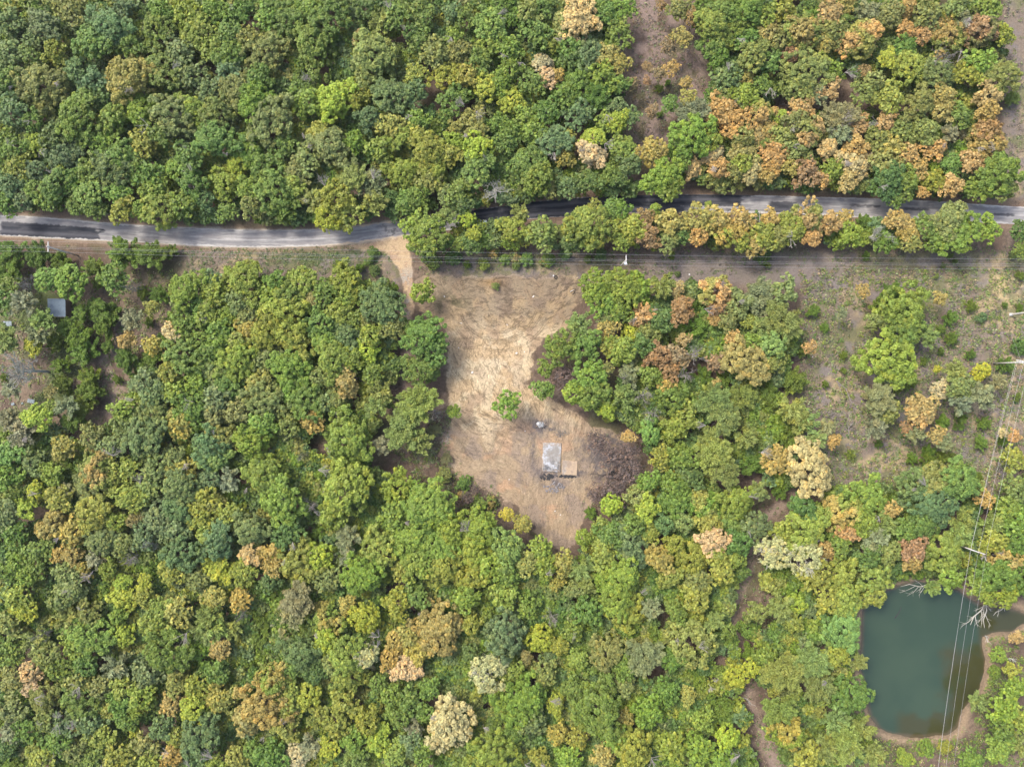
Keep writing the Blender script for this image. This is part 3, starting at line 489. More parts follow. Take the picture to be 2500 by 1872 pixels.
589 1462 30 t|724 1462 46 v|716 1504 34 v|797 1510 46 c|803 1562 42 Y|850 1475 26 c|892 1507 38 Y|974 1470 42 y|1013 1454 34 g|521 1528 42 w|566 1536 28 w|732 1594 46 u|718 1625 34 g|811 1625 30 o|855 1594 52 l|895 1594 34 v|855 1641 50 y|771 1641 30 d|1000 1560 36 c|968 1562 34 t|987 1625 42 p|953 1607 34 t|526 1641 36 g|671 1660 44 t|650 1715 60 c|711 1686 34 y|605 1752 42 t|700 1765 42 c|705 1715 40 y|547 1710 36 c|750 1699 34 Y|776 1747 34 w|824 1760 40 y|842 1707 40 y|895 1757 42 y|926 1799 42 Y|960 1699 38 g|1000 1712 38 g|974 1747 36 g|868 1805 38 l|803 1823 32 Y|763 1818 36 v|724 1844 30 p|663 1844 42 g|579 1847 34 c|868 1852 36 w|1008 1810 34 u|974 1831 36 y|1013 1773 28 v|540 1650 26 g|620 1830 30 g|1040 1740 30 g|925 1670 30 g
1068 1537 58 c|1023 1587 38 c|1012 1635 26 p|1229 1546 54 u|1151 1523 30 y|1320 1555 36 Y|1366 1573 24 y|1412 1605 26 y|1096 1766 62 p|1275 1711 60 l|1293 1756 42 u|1357 1720 24 Y|1458 1720 66 g|1481 1592 44 o|1504 1463 46 l|1435 1491 38 g|1522 1738 26 Y|1412 1802 28 y|1472 1843 34 t|1504 1802 40 l|1206 1834 48 y|1362 1793 28 c|1389 1848 36 l|1316 1848 28 y|1284 1605 18 b|1330 1642 32 o|1527 1628 34 g|1256 1789 28 g|1137 1459 34 l|1229 1459 38 l|1290 1480 30 g|1150 1590 26 d|1400 1680 30 g|1250 1640 30 l|1050 1680 28 g|1030 1830 34 g|1400 1540 28 g
1527 1482 44 y|1591 1482 30 v|1651 1491 30 g|1700 1459 42 y|1683 1564 56 w|1743 1514 30 w|1569 1596 46 v|1523 1665 30 o|1628 1683 34 g|1679 1697 24 c|1715 1757 32 l|1775 1798 34 Y|1523 1747 24 c|1582 1734 40 l|1546 1825 50 y|1637 1816 42 l|1706 1825 40 l|1761 1857 36 l|1798 1651 28 Y|1834 1628 24 Y|1903 1482 42 w|1848 1495 32 o|1944 1477 26 Y|1935 1518 26 y|2017 1463 34 y|2055 1528 50 m|1912 1642 52 w|1981 1610 48 w|1994 1674 48 w|1898 1729 46 w|1926 1788 46 c|1972 1848 40 y|2017 1825 42 w|2040 1757 40 w|2074 1697 46 g|2106 1775 34 w|2064 1816 50 w|2133 1835 34 w|2096 1614 26 w|2064 1459 44 y|2133 1455 34 y|2454 1448 34 l|2490 1560 20 t|2467 1633 22 y|2399 1720 30 w|2444 1729 42 l|2476 1674 30 l|2490 1757 34 y|2444 1784 34 g|2435 1830 34 l|2371 1853 30 g|2490 1816 32 w|2275 1432 24 w|2410 1450 28 l|1780 1540 24 g|1640 1610 30 g|1870 1600 30 g|2040 1600 34 y
"""
BUSHES = """25 615 40 j|95 625 44 j|25 665 44 j|150 640 32 j|232 652 30 j|305 620 48 j|370 630 44 j|415 615 24 j|240 692 20 j|392 722 30 j|350 715 20 j|365 785 14 j|425 775 24 j|265 845 22 j|310 875 36 j|398 835 28 j|378 870 34 j|345 893 22 j|332 920 18 j|287 925 14 j
255 760 42 j|205 765 32 j|255 792 38 j|170 800 34 j|195 825 42 j|135 835 32 j|208 860 38 j|150 890 28 j|218 920 34 j|158 938 32 j|220 955 38 j|212 985 36 j|180 1025 36 j|12 922 14 j|952 712 32 j|650 895 30 j|171 1137 36 j|353 1376 28 j|387 1363 22 j
1700 745 28 j|1630 815 34 j|1700 805 40 j|1985 760 20 j|1954 850 24 j|1937 930 38 j|1718 925 32 j|1770 922 26 j|1870 952 40 j|1872 993 32 j|1921 1066 40 j|1832 1132 38 j|1905 1195 28 j|2174 1210 24 j|2384 1166 20 j|2266 1126 26 j|2266 1103 20 j|2226 1118 18 j|2297 1116 22 j|2318 1116 18 j
2300 1032 24 j|2345 1021 22 j|2340 1040 16 j|2403 1032 20 j|2395 1079 20 j|2445 1076 18 j|2145 1084 13 j|2076 1110 13 j|2178 712 28 j|2145 747 32 j|2370 746 18 j|2321 775 24 j|2297 804 15 j|2321 826 20 j|2370 865 15 j|2243 714 10 j|2398 775 16 u|2452 744 10 j|2222 935 18 j|2193 950 12 j|2060 867 12 j|2060 905 10 j|2014 937 12 j|2012 800 14 j|2456 890 26 j|2495 845 24 d|2254 882 12 j|2297 857 12 j|2483 970 14 j|2487 752 12 j
1609 217 13 j|1630 203 10 j|1611 280 10 j|1877 249 16 j|2454 130 12 j|2135 280 18 o|2473 242 20 w|1140 645 12 j|1181 645 16 y|1232 633 14 g|1261 648 12 d|1285 632 18 g|1338 633 18 g|1382 621 16 d|1435 633 10 g|1466 621 18 d|1862 621 24 d|1640 624 12 j|1874 648 10 j|2109 549 28 j|2113 626 14 j|2319 624 10 j|2302 648 9 j|2331 638 9 j|2287 674 8 o|2476 621 12 o|2490 672 12 j
587 652 12 j|708 668 12 j|830 650 18 j|878 655 16 j|913 660 15 d|910 618 14 g|1784 1297 20 j|784 1297 34 j|753 1316 28 j|1442 1253 18 j|663 1452 26 j|642 1510 32 j|640 1548 38 j|618 1620 30 j|1078 1848 34 j|1183 1766 26 j|1692 1637 30 j|1756 1720 42 j|1834 1857 22 j|1830 1592 30 j|1830 1537 30 g|53 1857 34 j|1105 1642 16 y|1080 330 18 j|1487 1016 18 y
1171 1232 20 g|1130 1180 18 g|1085 1160 20 o|1200 1225 16 b|1130 1210 16 b|1060 640 22 g|1105 628 20 g|1040 618 20 g|1210 700 9 o|1560 1250 14 y|1525 1235 14 y|1690 692 14 d|1655 668 8 d|1485 670 10 d|1520 680 9 d|1060 1050 20 v|1090 1120 16 v|1330 640 12 b|1260 625 16 b|1205 615 16 b|900 640 12 g|2440 1600 20 l|2430 1640 16 g|2260 1830 22 l|2210 1850 24 l|2310 1825 16 y|2250 1395 20 l|2200 1400 22 l"""
BARES = """55 905 46 E|750 192 16 E|1208 462 44 E|1700 862 32 e|1676 915 28 e|1573 965 32 e|1590 1010 28 e|1885 1345 44 E|1965 1362 46 E|1195 1640 52 E|895 1600 34 E|2302 143 36 e|2060 300 34 e|316 1363 28 e|2140 572 24 E|2172 580 20 E|590 1500 20 e|1348 1510 26 e|735 1115 18 e|758 1235 26 e|60 690 26 e|320 700 22 e|1405 1548 16 E|1795 255 18 e|455 360 18 e|1530 915 24 e|365 1335 20 E|808 1195 14 e|1190 395 20 E|100 1555 26 e
1455 1075 34 x|1490 1110 40 x|1530 1100 36 x|1540 1150 42 x|1490 1190 40 x|1455 1205 30 x|1510 1215 34 x|1560 1190 28 x|1375 915 36 x|1500 1160 24 x|1140 1215 20 x|1160 1195 16 x|1090 1070 20 e|1300 1285 14 x|1060 1010 22 e|2060 1010 10 e|2030 1010 12 e"""
def parse(s):
    out = []
    for it in s.replace('\n', '|').split('|'):
        it = it.split()
        if len(it) == 4: out.append((float(it[0]), float(it[1]), float(it[2]), it[3]))
    return out
TREES, BUSHES, BARES = parse(TREES), parse(BUSHES), parse(BARES)
TREES.sort(key=lambda t: -t[2] - (20 if t[3] in 'pkYm' and t[2] > 15 else 0))
IND, REST = TREES[:300], TREES[300:]

# ---- which part of the picture a plant stands in, by things one can find there
def region(x, y):
    road = np.interp(x, RX, RT)
    if y < road:
        c = ('upper left corner' if x < 250 else 'upper left woods' if x < 500 else 'woods left of top centre' if x < 750 else 'woods near top centre' if x < 1000 else 'woods right of top centre' if x < 1260 else
             'woods left of brushy gap' if x < 1545 else 'brushy gap above the road' if x < 1700 and y < 310 else 'woods right of brushy gap' if x < 1960 else 'upper right woods' if x < 2220 else 'upper right corner')
        r = 'along the top edge' if y < 110 else 'high up' if y < 230 else 'halfway down' if y < 350 else 'beside the road'
        return '%s, %s' % (c, r)
    if y < 665 and x > 1000: return 'roadside strip %s' % ('near parked car' if x < 1340 else 'left of transformer pole' if x < 1520 else 'right of transformer pole' if x < 1800 else 'at right centre' if x < 2100 else 'at right end')
    if x < 430 and y < 1060: return 'scrub %s' % ('under left power pole' if y < 660 else 'around tin-roofed shed' if x < 240 and y < 830 else 'by bare grey tree' if x < 240 else 'right of shed path' if y < 860 else 'at shed path end')
    if x < 1000 and y < 1120:
        return 'woods left of the clearing, %s' % (('upper ' if y < 770 else 'middle ' if y < 900 else 'lower ' if y < 1000 else 'lowest ') + ('far side' if x < 560 else 'left part' if x < 700 else 'centre' if x < 850 else 'right part'))
    if x < 1130 and y < 1130: return "clearing's left rim, %s" % ('upper end' if y < 780 else 'middle' if y < 940 else 'lower end')
    if x < 1500 and y < 1120: return "clearing's right rim, %s" % ('upper end' if y < 790 else 'middle' if y < 1000 else 'burnt brush')
    if 1960 < x and y < 1150: return 'open field at right, %s' % (('top' if y < 760 else 'upper' if y < 860 else 'middle' if y < 960 else 'lower' if y < 1050 else 'bottom') + (' left' if x < 2150 else ' centre' if x < 2320 else ' right'))
    if 1500 <= x <= 1960 and y < 1120: return 'woods right of the clearing, %s' % (('top' if y < 740 else 'upper' if y < 840 else 'middle' if y < 940 else 'lower' if y < 1030 else 'bottom') + (' left' if x < 1640 else ' centre' if x < 1800 else ' right'))
    if x > 1960: return ('woods above the pond' if y < 1440 else 'pond bank') + ', ' + (('upper ' if y < 1260 else 'lower ') if y < 1440 else ('upper ' if y < 1600 else 'lower ')) + ('left' if x < 2150 else 'middle' if x < 2340 else 'right')
    c = 'far left' if x < 260 else 'left' if x < 520 else 'left of centre' if x < 780 else 'below the clearing' if x < 1100 else 'centre' if x < 1400 else 'right of centre' if x < 1680 else 'beside the forest track'
    r = 'upper' if y < 1230 else 'second' if y < 1350 else 'third' if y < 1480 else 'fourth' if y < 1600 else 'fifth' if y < 1730 else 'bottom'
    return 'lower woods %s, %s row' % (c, r)
ORD = ['leftmost', 'second from left', 'third from left', 'fourth from left', 'fifth from left', 'sixth from left', 'seventh from left', 'eighth from left', 'ninth from left']
NUM = ['', 'one', 'two', 'three', 'four', 'five', 'six', 'seven', 'eight', 'nine', 'ten']
LAB = {}
def makelabels(items, noun):
    g = {}
    for it in items: g.setdefault((region(it[0], it[1]), it[3]), []).append(it)
    for (reg, c), lst in g.items():
        lst.sort(key=lambda t: t[0]); n = len(lst)
        for k, it in enumerate(lst):
            if n == 1: s = '%s %s in %s' % (WORD[c], noun, reg)
            elif n == 2: s = '%s of two %s %ss in %s' % ('left' if k == 0 else 'right', WORD[c], noun, reg)
            else: s = '%s of %s %s %ss in %s' % (ORD[k] if k < n - 1 else 'rightmost', NUM[n], WORD[c], noun, reg)
            if len(s.replace('-', ' ').split()) > 16: s = s.replace(' of left', ' left').replace('in woods', 'woods').replace('the ', '').replace(', ', ' ', 0).replace(' tree', '', 0)
            while len(s.replace('-', ' ').split()) > 16: s = s.replace(' from left of', ' of', 1) if ' from left of' in s else ' '.join(s.split()[:15])
            LAB[it] = s
def jit(c, a=.10):
    if c[1] > c[0] * 1.15 and c != COL['Y']: c = tuple(.7 * u_ + .3 * v_ for u_, v_ in zip(c, (.118, .170, .036)))
    k = 1 + rnd.uniform(-a, a); return (c[0] * k * (1 + rnd.uniform(-.12, .14)), c[1] * k, c[2] * k * (1 + rnd.uniform(-.15, .15)), 1)
def leafcol(px, py, r, c):
    q = COL[c]
    if c in 'tcb' and r < 54 and not (px > 1450 and py < 1150 or px > 1940):
        w_ = .45 if c == 'c' else .35; q = tuple(a * (1 - w_) + b * w_ for a, b in zip(q, COL['y']))
    return q
def plant(it, shrub=False):
    px, py, r, c = it; R = r * .1
    if shrub: h = R * 1.35 + .3
    else: h = min(max(4.2 + R * 1.15 + rnd.uniform(-1.2, 1.2), R * 1.3), 13)
    ctr = h - R * .75 if not shrub else h * .5
    ctr = max(ctr, h * .45); k = (H - ctr) / H; R *= k * (1.06 if shrub else 1.13)
    x, y, _ = P(px, py, ctr); z0 = gz(x, y)
    kind = 'spiky' if c == 'j' else 'feather' if c in 'wv' else 'turn' if c in 'tcb' and r < 55 and rnd.random() < .75 else 'big' if r > 42 else 'feather' if c in 'gly' and rnd.random() < .06 else 'round'
    if c == 'w' and r > 44: kind = 'feather'
    if it in SPARSE: kind = 'sparse'
    name = 'evergreen_bush' if c == 'j' and shrub else 'bush' if shrub else 'broadleaf_tree'
    e = empty(name, (x, y, z0), rnd.random() * 6.28)
    tag(e, LAB.get(it), 'bush' if shrub else 'tree', 'bushes' if shrub else 'trees of the woods')
    sz = R * (.95 if c == 'j' else .78) if not shrub else h * .62
    cr = link('crown', rnd.choice(PRO[kind]), e, (0, 0, ctr - (0 if not shrub else h * .12)), (rnd.uniform(-.16, .16), rnd.uniform(-.16, .16), 0), (R * rnd.uniform(.94, 1.16), R * rnd.uniform(.88, 1.08), sz))
    cr.color = jit(leafcol(px, py, r, c))
    link('trunk', rnd.choice(TRK), e, (0, 0, ctr), (0, 0, rnd.random() * 6), (R * .95, R * .95, ctr * 1.0))
    return e
SPARSE = {it for it in TREES if it[:2] in ((1365, 850), (1325, 950), (1330, 900), (1405, 960), (1140, 534), (822, 495), (800, 530), (1376, 1375), (1276, 1276), (1683, 1564), (845, 935), (1092, 530), (1268, 518), (895, 594))}
makelabels(IND, 'tree'); makelabels(BUSHES, 'bush'); makelabels(BARES, 'tree')
for t in IND: plant(t)
for t in BUSHES: plant(t, True)
for it in BARES:
    px, py, r, c = it; R = r * .1 * 1.05; big = c in 'E' and r > 30
    h = 12 if (px, py) == (55, 905) else (R * 1.6 + 1 if c == 'x' else min(R * 1.6 + 5, 10.5)); ctr = h - R * .7; ctr = max(ctr, .6)
    x, y, _ = P(px, py, ctr)
    e = empty('bare_tree' if c != 'x' else 'burnt_tree', (x, y, gz(x, y)), rnd.random() * 6.28); tag(e, LAB[it], 'dead tree', 'bare and dead trees')
    link('branches', SNAG if (px, py) == (55, 905) else rnd.choice(BARE[c]), e, (0, 0, ctr), (0, 0, 0), (R, R, max(ctr, R * .8)))
    if c == 'x':
        f = link('dead_leaves', rnd.choice(WISP), e, (0, 0, ctr), (0, 0, 0), (R * .95, R * .95, R * .5)); f.color = (.105, .083, .076, 1)
    if (px, py) in ((1885, 1345), (1965, 1362), (1195, 1640), (895, 1600)):
        f = link('foliage', rnd.choice(PRO['sparse']), e, (0, 0, ctr), (0, 0, 0), (R * .95, R * .95, R * .6)); f.color = (.27, .30, .14, 1)

# ---- the rest of the wood that the picture merges: smaller crowns and understorey, one object each
def joined(name, items, nleaf, leaf, hs, label, cat, seed0):
    Vs, Fs, Ts = [], [], []; off = 0; base = [crown_round(seed0 + s, nleaf, 7, leaf) for s in range(6)]; spik = [crown_spiky(seed0 + 50 + s, nleaf, leaf * 1.3, .8, 30) for s in range(3)]
    for it in items:
        px, py, r, c = it; R = r * .1; h = hs(R); ctr = max(h - R * .75, h * .5); k = (H - ctr) / H; R *= k * 1.06
        x, y, _ = P(px, py, ctr); v, f, t = rnd.choice(spik if c in 'wv' and name == 'woodland' else base); a = rnd.random() * 6.28; ca, sa = math.cos(a), math.sin(a)
        w = np.stack([(v[:, 0] * ca - v[:, 1] * sa) * R + x, (v[:, 0] * sa + v[:, 1] * ca) * R + y, v[:, 2] * R * .8 + ctr + gz(x, y)], 1)
        Vs.append(w); Fs.append(f + off); off += len(v); Ts.append(t * np.array(jit(leafcol(px, py, r, c))[:3]))
    o = link(name, mesh_np(name, np.concatenate(Vs), np.concatenate(Fs), M_LEAF, np.clip(np.concatenate(Ts), 0, .9))); o.color = (1, 1, 1, 1)
    return tag(o, label, cat, kind='stuff')
joined('woodland', REST, 1500, .085, lambda R: 4.6 + R * 1.1, 'smaller green, olive and tan trees merging into the woods between the big crowns', 'woodland', 700)
# understorey: fill what the crowns leave open inside the woods
WOODS = [[(-80, -60), (1500, -60), (1520, 300), (1560, 420), (1560, 470), (1330, 482), (1180, 500), (1000, 525), (830, 548), (600, 545), (350, 530), (200, 515), (-80, 505)],
         [(1720, -60), (2440, -60), (2450, 330), (2470, 480), (2250, 478), (2020, 468), (1720, 455), (1600, 440), (1700, 300), (1740, 180), (1690, 60)],
         [(450, 690), (900, 680), (970, 720), (985, 900), (950, 1010), (900, 1100), (940, 1170), (1060, 1210), (1130, 1280), (1230, 1300), (1340, 1370), (1420, 1310), (1520, 1240), (1600, 1160), (1560, 1060), (1500, 1000), (1480, 700), (1850, 700), (1960, 820), (1900, 960), (2030, 1060), (1920, 1220), (1830, 1240), (1850, 1300), (1790, 1480), (1820, 1680), (1850, 1900), (-80, 1900), (-80, 1050), (250, 1050), (330, 930), (420, 850)],
         [(1900, 1280), (2050, 1180), (2200, 1180), (2360, 1130), (2420, 1230), (2560, 1100), (2560, 1460), (2430, 1440), (2260, 1400), (2130, 1440), (2090, 1520), (2080, 1640), (2110, 1760), (2140, 1860), (1930, 1900), (1850, 1700), (1830, 1500)],
         [(1010, 540), (1400, 545), (1560, 520), (2400, 545), (2380, 600), (1900, 605), (1500, 605), (1020, 610)]]
pts = np.array([(t[0], t[1], t[2]) for t in TREES + BUSHES]); fill = []
for wpoly in WOODS:
    A = np.array(wpoly, float); x0, y0 = A.min(0); x1, y1 = A.max(0); n = int((x1 - x0) * (y1 - y0) / 170)
    cxs = RS.uniform(x0, x1, n); cys = RS.uniform(y0, y1, n); ok = inpoly(cxs, cys, wpoly) > 8
    for x, y in zip(cxs[ok], cys[ok]):
        d = np.hypot(pts[:, 0] - x, pts[:, 1] - y) - pts[:, 2] * .80
        if d.min() < -2: continue
        if noise2(np.array([x * .1]), np.array([y * .1]), 9, 909)[0] > .80: continue
        if fill and min(math.hypot(f[0] - x, f[1] - y) for f in fill[-400:]) < 13: continue
        j = int(d.argmin()); cc = (TREES + BUSHES)[j][3]; cc = {'p': 'o', 't': 'o', 'k': 'y', 'b': 'o', 'c': 'o', 'Y': 'y', 'm': 'g', 'E': 'g'}.get(cc, cc)
        fill.append((x, y, RS.uniform(13, 24), rnd.choice([cc, 'd', 'd', 'g', 'u', 'j'] if rnd.random() < .8 else ['o', 'y'])))
print('fill', len(fill), 'rest', len(REST), 'trees', len(TREES), 'bushes', len(BUSHES))
joined('understorey', fill, 380, .145, lambda R: 2.0 + R * 1.15, 'low green saplings and brush filling the gaps under the trees', 'undergrowth', 800)

tw = MB(); R3 = random.Random(31)
for k in range(230):
    px, py = R3.uniform(0, 2500), R3.uniform(0, 1872); X_ = np.array([px]); Y_ = np.array([py])
    if max(inpoly(X_, Y_, w)[0] for w in WOODS) < 10: continue
    hh = R3.uniform(6.5, 9.5); p0 = Vector(P(px, py, hh)); a = R3.random() * 6.28; L = R3.uniform(.8, 2.6)
    for q in range(R3.randint(3, 7)):
        an = a + R3.gauss(0, .5); e_ = p0 + Vector((math.cos(an) * L, math.sin(an) * L, R3.uniform(0, .9))); mid = p0.lerp(e_, .5) + Vector((R3.gauss(0, .15), R3.gauss(0, .15), .1)); tw.tube([p0 - Vector((0, 0, 1.5)), p0, mid, e_], [.07, .05, .04, .02], 4)
        for j in range(4):
            s_ = p0.lerp(e_, R3.uniform(.3, .95)); a2 = an + R3.uniform(-1, 1); tw.tube([s_, s_ + Vector((math.cos(a2) * L * .35, math.sin(a2) * L * .35, R3.uniform(0, .3)))], [.03, .015], 3)
tag(tw.build('bare_twigs', M_GREYTWIG), 'pale bare twigs poking out of the canopy here and there', 'twigs', kind='stuff')
# ---- weeds, straw and sticks on the open ground
def scatter(name, n, zone, mk, mat, label, cat, seed):
    R = np.random.RandomState(seed); Vs, Fs, Ts = [], [], []; off = 0; P_ = []
    while len(P_) < n:
        xs = R.uniform(zone[0], zone[1], n); ys = R.uniform(zone[2], zone[3], n); m = mk(xs, ys, R)
        P_ += list(zip(xs[m], ys[m]))
        if m.sum() == 0: break
    return np.array(P_[:n]), R
def weeds(name, zones, label, cat, seed):
    Ps = [];
    R = np.random.RandomState(seed)
    for (x0, x1, y0, y1, n, cols, thr, sz) in zones:
        xs = R.uniform(x0, x1, n * 2); ys = R.uniform(y0, y1, n * 2); nz_ = fbm(xs * .1, ys * .1, 3.5, seed + 5)
        road = (ys > np.interp(xs, RX, RT) - 3) & (ys < np.interp(xs, RX, RB) + 3)
        ok = (nz_ > thr) & ~road & (inpoly(xs, ys, POND) < -6) & (inpoly(xs, ys, DRIVE) < 0)
        if (x0, y0) != (1000, 660): ok &= inpoly(xs, ys, CLEAR) < (4 + R.normal(size=len(xs)) * 10)
        for x, y in list(zip(xs[ok], ys[ok]))[:n]: Ps.append((x, y, cols[R.randint(len(cols))], sz * R.uniform(.6, 1.5)))
    pos, nr, si, ti = [], [], [], []
    for x, y, c, s in Ps:
        wx_, wy_, _ = P(x, y); z = gz(wx_, wy_); k = 7
        d = R.normal(size=(k, 3)); d[:, 2] = np.abs(d[:, 2]); d = norm(d)
        pos.append(np.array((wx_, wy_, z + .02)) + d * s * np.array((1, 1, .7))); nr.append(norm(d * .5 + R.normal(size=(k, 3)) * .4 + np.array((0, 0, .6)))); si.append(np.full(k, s * .42) * R.uniform(.5, 1.2, k))
        cc = np.array(COL[c] if isinstance(c, str) else c); ti.append(np.tile(cc * R.uniform(.7, 1.25), (k, 1)) * R.uniform(.8, 1.2, (k, 1)))
    V_, F_ = quads(np.concatenate(pos), np.concatenate(nr), np.concatenate(si), R)
    o = link(name, mesh_np(name, V_, F_, M_LEAF, np.clip(np.repeat(np.concatenate(ti), 4, 0), 0, .8))); tag(o, label, cat, kind='stuff')
STR = (.27, .21, .12); STR2 = (.19, .15, .10); GRY = (.12, .105, .095)
weeds('weeds', [(1950, 2520, 655, 1220, 9500, [STR, STR2, 'v', 'v', 'o', 'y', GRY, 'g', 'w', 'o'], .36, .40), (1770, 1930, 1230, 1870, 900, ['o', 'g', STR2, 'v'], .36, .36), (2080, 2440, 1400, 1830, 900, ['g', 'v', 'y', STR2, 'o'], .4, .3), (1540, 1740, 0, 370, 1100, [STR2, 'v', 'b', 'o', GRY], .42, .3), (1020, 2500, 600, 670, 1700, [STR2, 'o', 'g', GRY, 'v'], .44, .26),
                (440, 960, 600, 690, 1500, ['g', 'o', 'v', STR2, 'd'], .38, .26), (0, 430, 660, 1060, 2600, ['v', 'w', 'o', 'g', STR2, 'y'], .38, .36), (2380, 2500, 1540, 1872, 900, ['l', 'g', 'y', 'o'], .36, .36), (2080, 2400, 1805, 1900, 900, ['l', 'y', 'g', STR], .34, .34),
                (2440, 2500, 0, 480, 500, [STR2, 'v', 'o', GRY], .4, .3), (2150, 2300, 1370, 1425, 350, ['g', 'l', 'g'], .34, .34), (1000, 1220, 1090, 1290, 1300, ['v', 'o', 'b', 'g', STR2, 'y'], .30, .34), (960, 1100, 1000, 1130, 500, ['v', 'o', GRY, 'g'], .35, .3), (1400, 1620, 1050, 1260, 500, ['b', GRY, (.12, .09, .075), 'v'], .36, .3), (0, 2500, 470, 640, 900, [STR2, 'o', 'g'], .45, .2)],
      'dry straw, weeds and low green plants over the open ground', 'weeds', 21)
lit = MB(); R2 = random.Random(5)
for k in range(1500):
    px, py = R2.uniform(990, 1570), R2.uniform(665, 1370)
    if R2.random() < .25: px, py = R2.uniform(1960, 2480), R2.uniform(700, 1120)
    x, y, _ = P(px, py); z = gz(x, y) + .05; a = R2.random() * 6.28; L = R2.uniform(.25, 1.3); r = R2.uniform(.02, .045)
    lit.tube([(x, y, z), (x + L * math.cos(a), y + L * math.sin(a), gz(x + L * math.cos(a), y + L * math.sin(a)) + .05)], [r, r * .5], 3)
tag(lit.build('stick_litter', M_BURNT), 'dark broken sticks and roots strewn over the scraped earth', 'sticks', kind='stuff')

# ------------------------------------------------------------------ shed
M_TIN = plain('roof_tin', (.13, .17, .205), .5, .25, .12, 1.2); M_WOOD = plain('shed_wood', (.17, .11, .08), .85); M_CREAM = plain('white_scrap', (.50, .50, .49), .6, noise=.08)
M_CONC = soilmat('concrete', 2, 12, .2, .2, .85)
sx, sy, _ = P(137, 751, 2.7); shed = empty('shed', (sx, sy, gz(sx, sy)), math.radians(-1)); tag(shed, 'small shed with blue-grey corrugated tin roof standing in the scrub at left', 'shed')
for nm, c, d in (('wall', (0, -1.9, 1.15), (3.9, .12, 2.3)), ('wall', (0, 1.9, 1.25), (3.9, .12, 2.5)), ('wall', (-1.95, 0, 1.2), (.12, 3.68, 2.4)), ('wall', (1.95, 0, 1.2), (.12, 3.68, 2.4))):
    MB().box(c, d).build(nm, M_WOOD, shed)
MB().box((.6, -1.98, .95), (.9, .05, 1.9)).build('door', plain('door_wood', (.12, .085, .06)), shed)
pm = MB(); nr_ = 9; W_ = .86
for i in range(nr_ * 2 + 1):
    xx = -W_ / 2 + W_ * i / (nr_ * 2); zz = .022 if i % 2 else 0
    pm.v += [(xx, -2.15, zz - .10), (xx, 2.15, zz + .10), (xx, -2.15, zz - .11), (xx, 2.15, zz + .09)]
for i in range(nr_ * 2):
    a = i * 4; pm.f += [(a, a + 4, a + 5, a + 1), (a + 2, a + 3, a + 7, a + 6)]
pme = pm.mesh('roof_panel', M_TIN)
for i in range(5): link('roof_panel', pme, shed, (-1.72 + .86 * i, 0, 2.56 + .004 * (i % 2)), (0, 0, 0))
MB().box((0, -2.16, 2.42), (4.35, .04, .14)).box((0, 2.16, 2.60), (4.35, .04, .14)).build('fascia', M_WOOD, shed)
# scrap sheets near the shed
M_SHEET = plain('pale_sheet', (.16, .195, .21), .7, .05, .12)
def sheet(px, py, w, d, rz, label, mat=M_SHEET, name='metal_sheet', h=.25, cat='metal sheet'):
    x, y, _ = P(px, py); b = MB(); n = 6
    for i in range(n): b.box((-w / 2 + w * (i + .5) / n, 0, .02 * (i % 2)), (w / n * .98, d, .03))
    o = b.build(name, mat, None, (x, y, gz(x, y) + h), (rnd.uniform(-.06, .06), rnd.uniform(-.06, .06), rz)); tag(o, label, cat); return o
sheet(25, 791, 2.0, 1.2, .02, 'pale metal sheet half hidden by brush, left of the shed', h=.9)
sheet(77, 979, 1.7, .95, -.2, 'grey-white panel on the ground below the bare grey tree')
sheet(33, 986, .8, .6, .4, 'small grey scrap panel at the left edge below the bare tree')
sheet(56, 984, .5, .4, .4, 'tiny bluish scrap between two grey panels at left')

# ------------------------------------------------------------------ power poles and lines
M_POLE = plain('weathered_pole', (.42, .40, .37), .85, noise=.12); M_ARM = plain('crossarm', (.42, .42, .41), .7, noise=.1); M_STEEL = plain('galvanised', (.62, .66, .68), .4, .5, .08)
M_WIRE = plain('wire', (.36, .36, .37), .45, .3, .05); M_INS = plain('insulator', (.35, .22, .16), .3)
def pole(px, py, h, label, armlen=2.5, arm_a=math.pi / 2, trans=False, top_px=None, twin=False):
    x, y, _ = P(px, py); z = gz(x, y); e = empty('utility_pole', (x, y, z)); tag(e, label, 'utility pole', 'utility poles')
    MB().tube([(0, 0, 0), (0, 0, h * .5), (0, 0, h)], [.17, .15, .12], 10).build('post', M_POLE, e, smooth=True)
    ax, ay = math.cos(arm_a), math.sin(arm_a)
    for s in ((0,) if not twin else (-.2, .2)):
        MB().box((-ay * s, ax * s, h - .5), (armlen, .16, .16), arm_a).build('crossarm', M_ARM, e)
    for t in (-.47, 0, .47): MB().cyl((ax * armlen * t, ay * armlen * t, h - .3), .07, .28, 8).build('insulator', M_INS, e)
    for t in (-.5, .5): MB().tube([(ax * t * 1.2, ay * t * 1.2, h - .55), (0, 0, h - 1.3)], .03, 4).build('brace', M_STEEL, e)
    if trans:
        MB().cyl((.1, -.5, h - 2.2), .3, 1.0, 14).build('transformer', M_STEEL, e, smooth=False); MB().cyl((.45, -.75, h - 1.5), .08, .5, 8).build('cutout_switch', M_ARM, e)
    return [Vector((x + ax * armlen * t, y + ay * armlen * t, z + h - .15)) for t in (-.47, 0, .47)] + [Vector((x, y + .1, z + h - 2.6))]
HP = 11.0
A1 = pole(190, 624, HP, 'pale utility pole with crossarm beside the road at far left')
A2 = pole(1511, 654, HP, 'utility pole carrying a grey transformer, upper right of the clearing', trans=True)
def off(px, py, h, ang, L, ):
    x, y, _ = P(px, py, h); ax, ay = math.cos(ang), math.sin(ang); return [Vector((x + ax * L * t, y + ay * L * t, h)) for t in (-.47, 0, .47)] + [Vector((x, y, h - 2.4))]
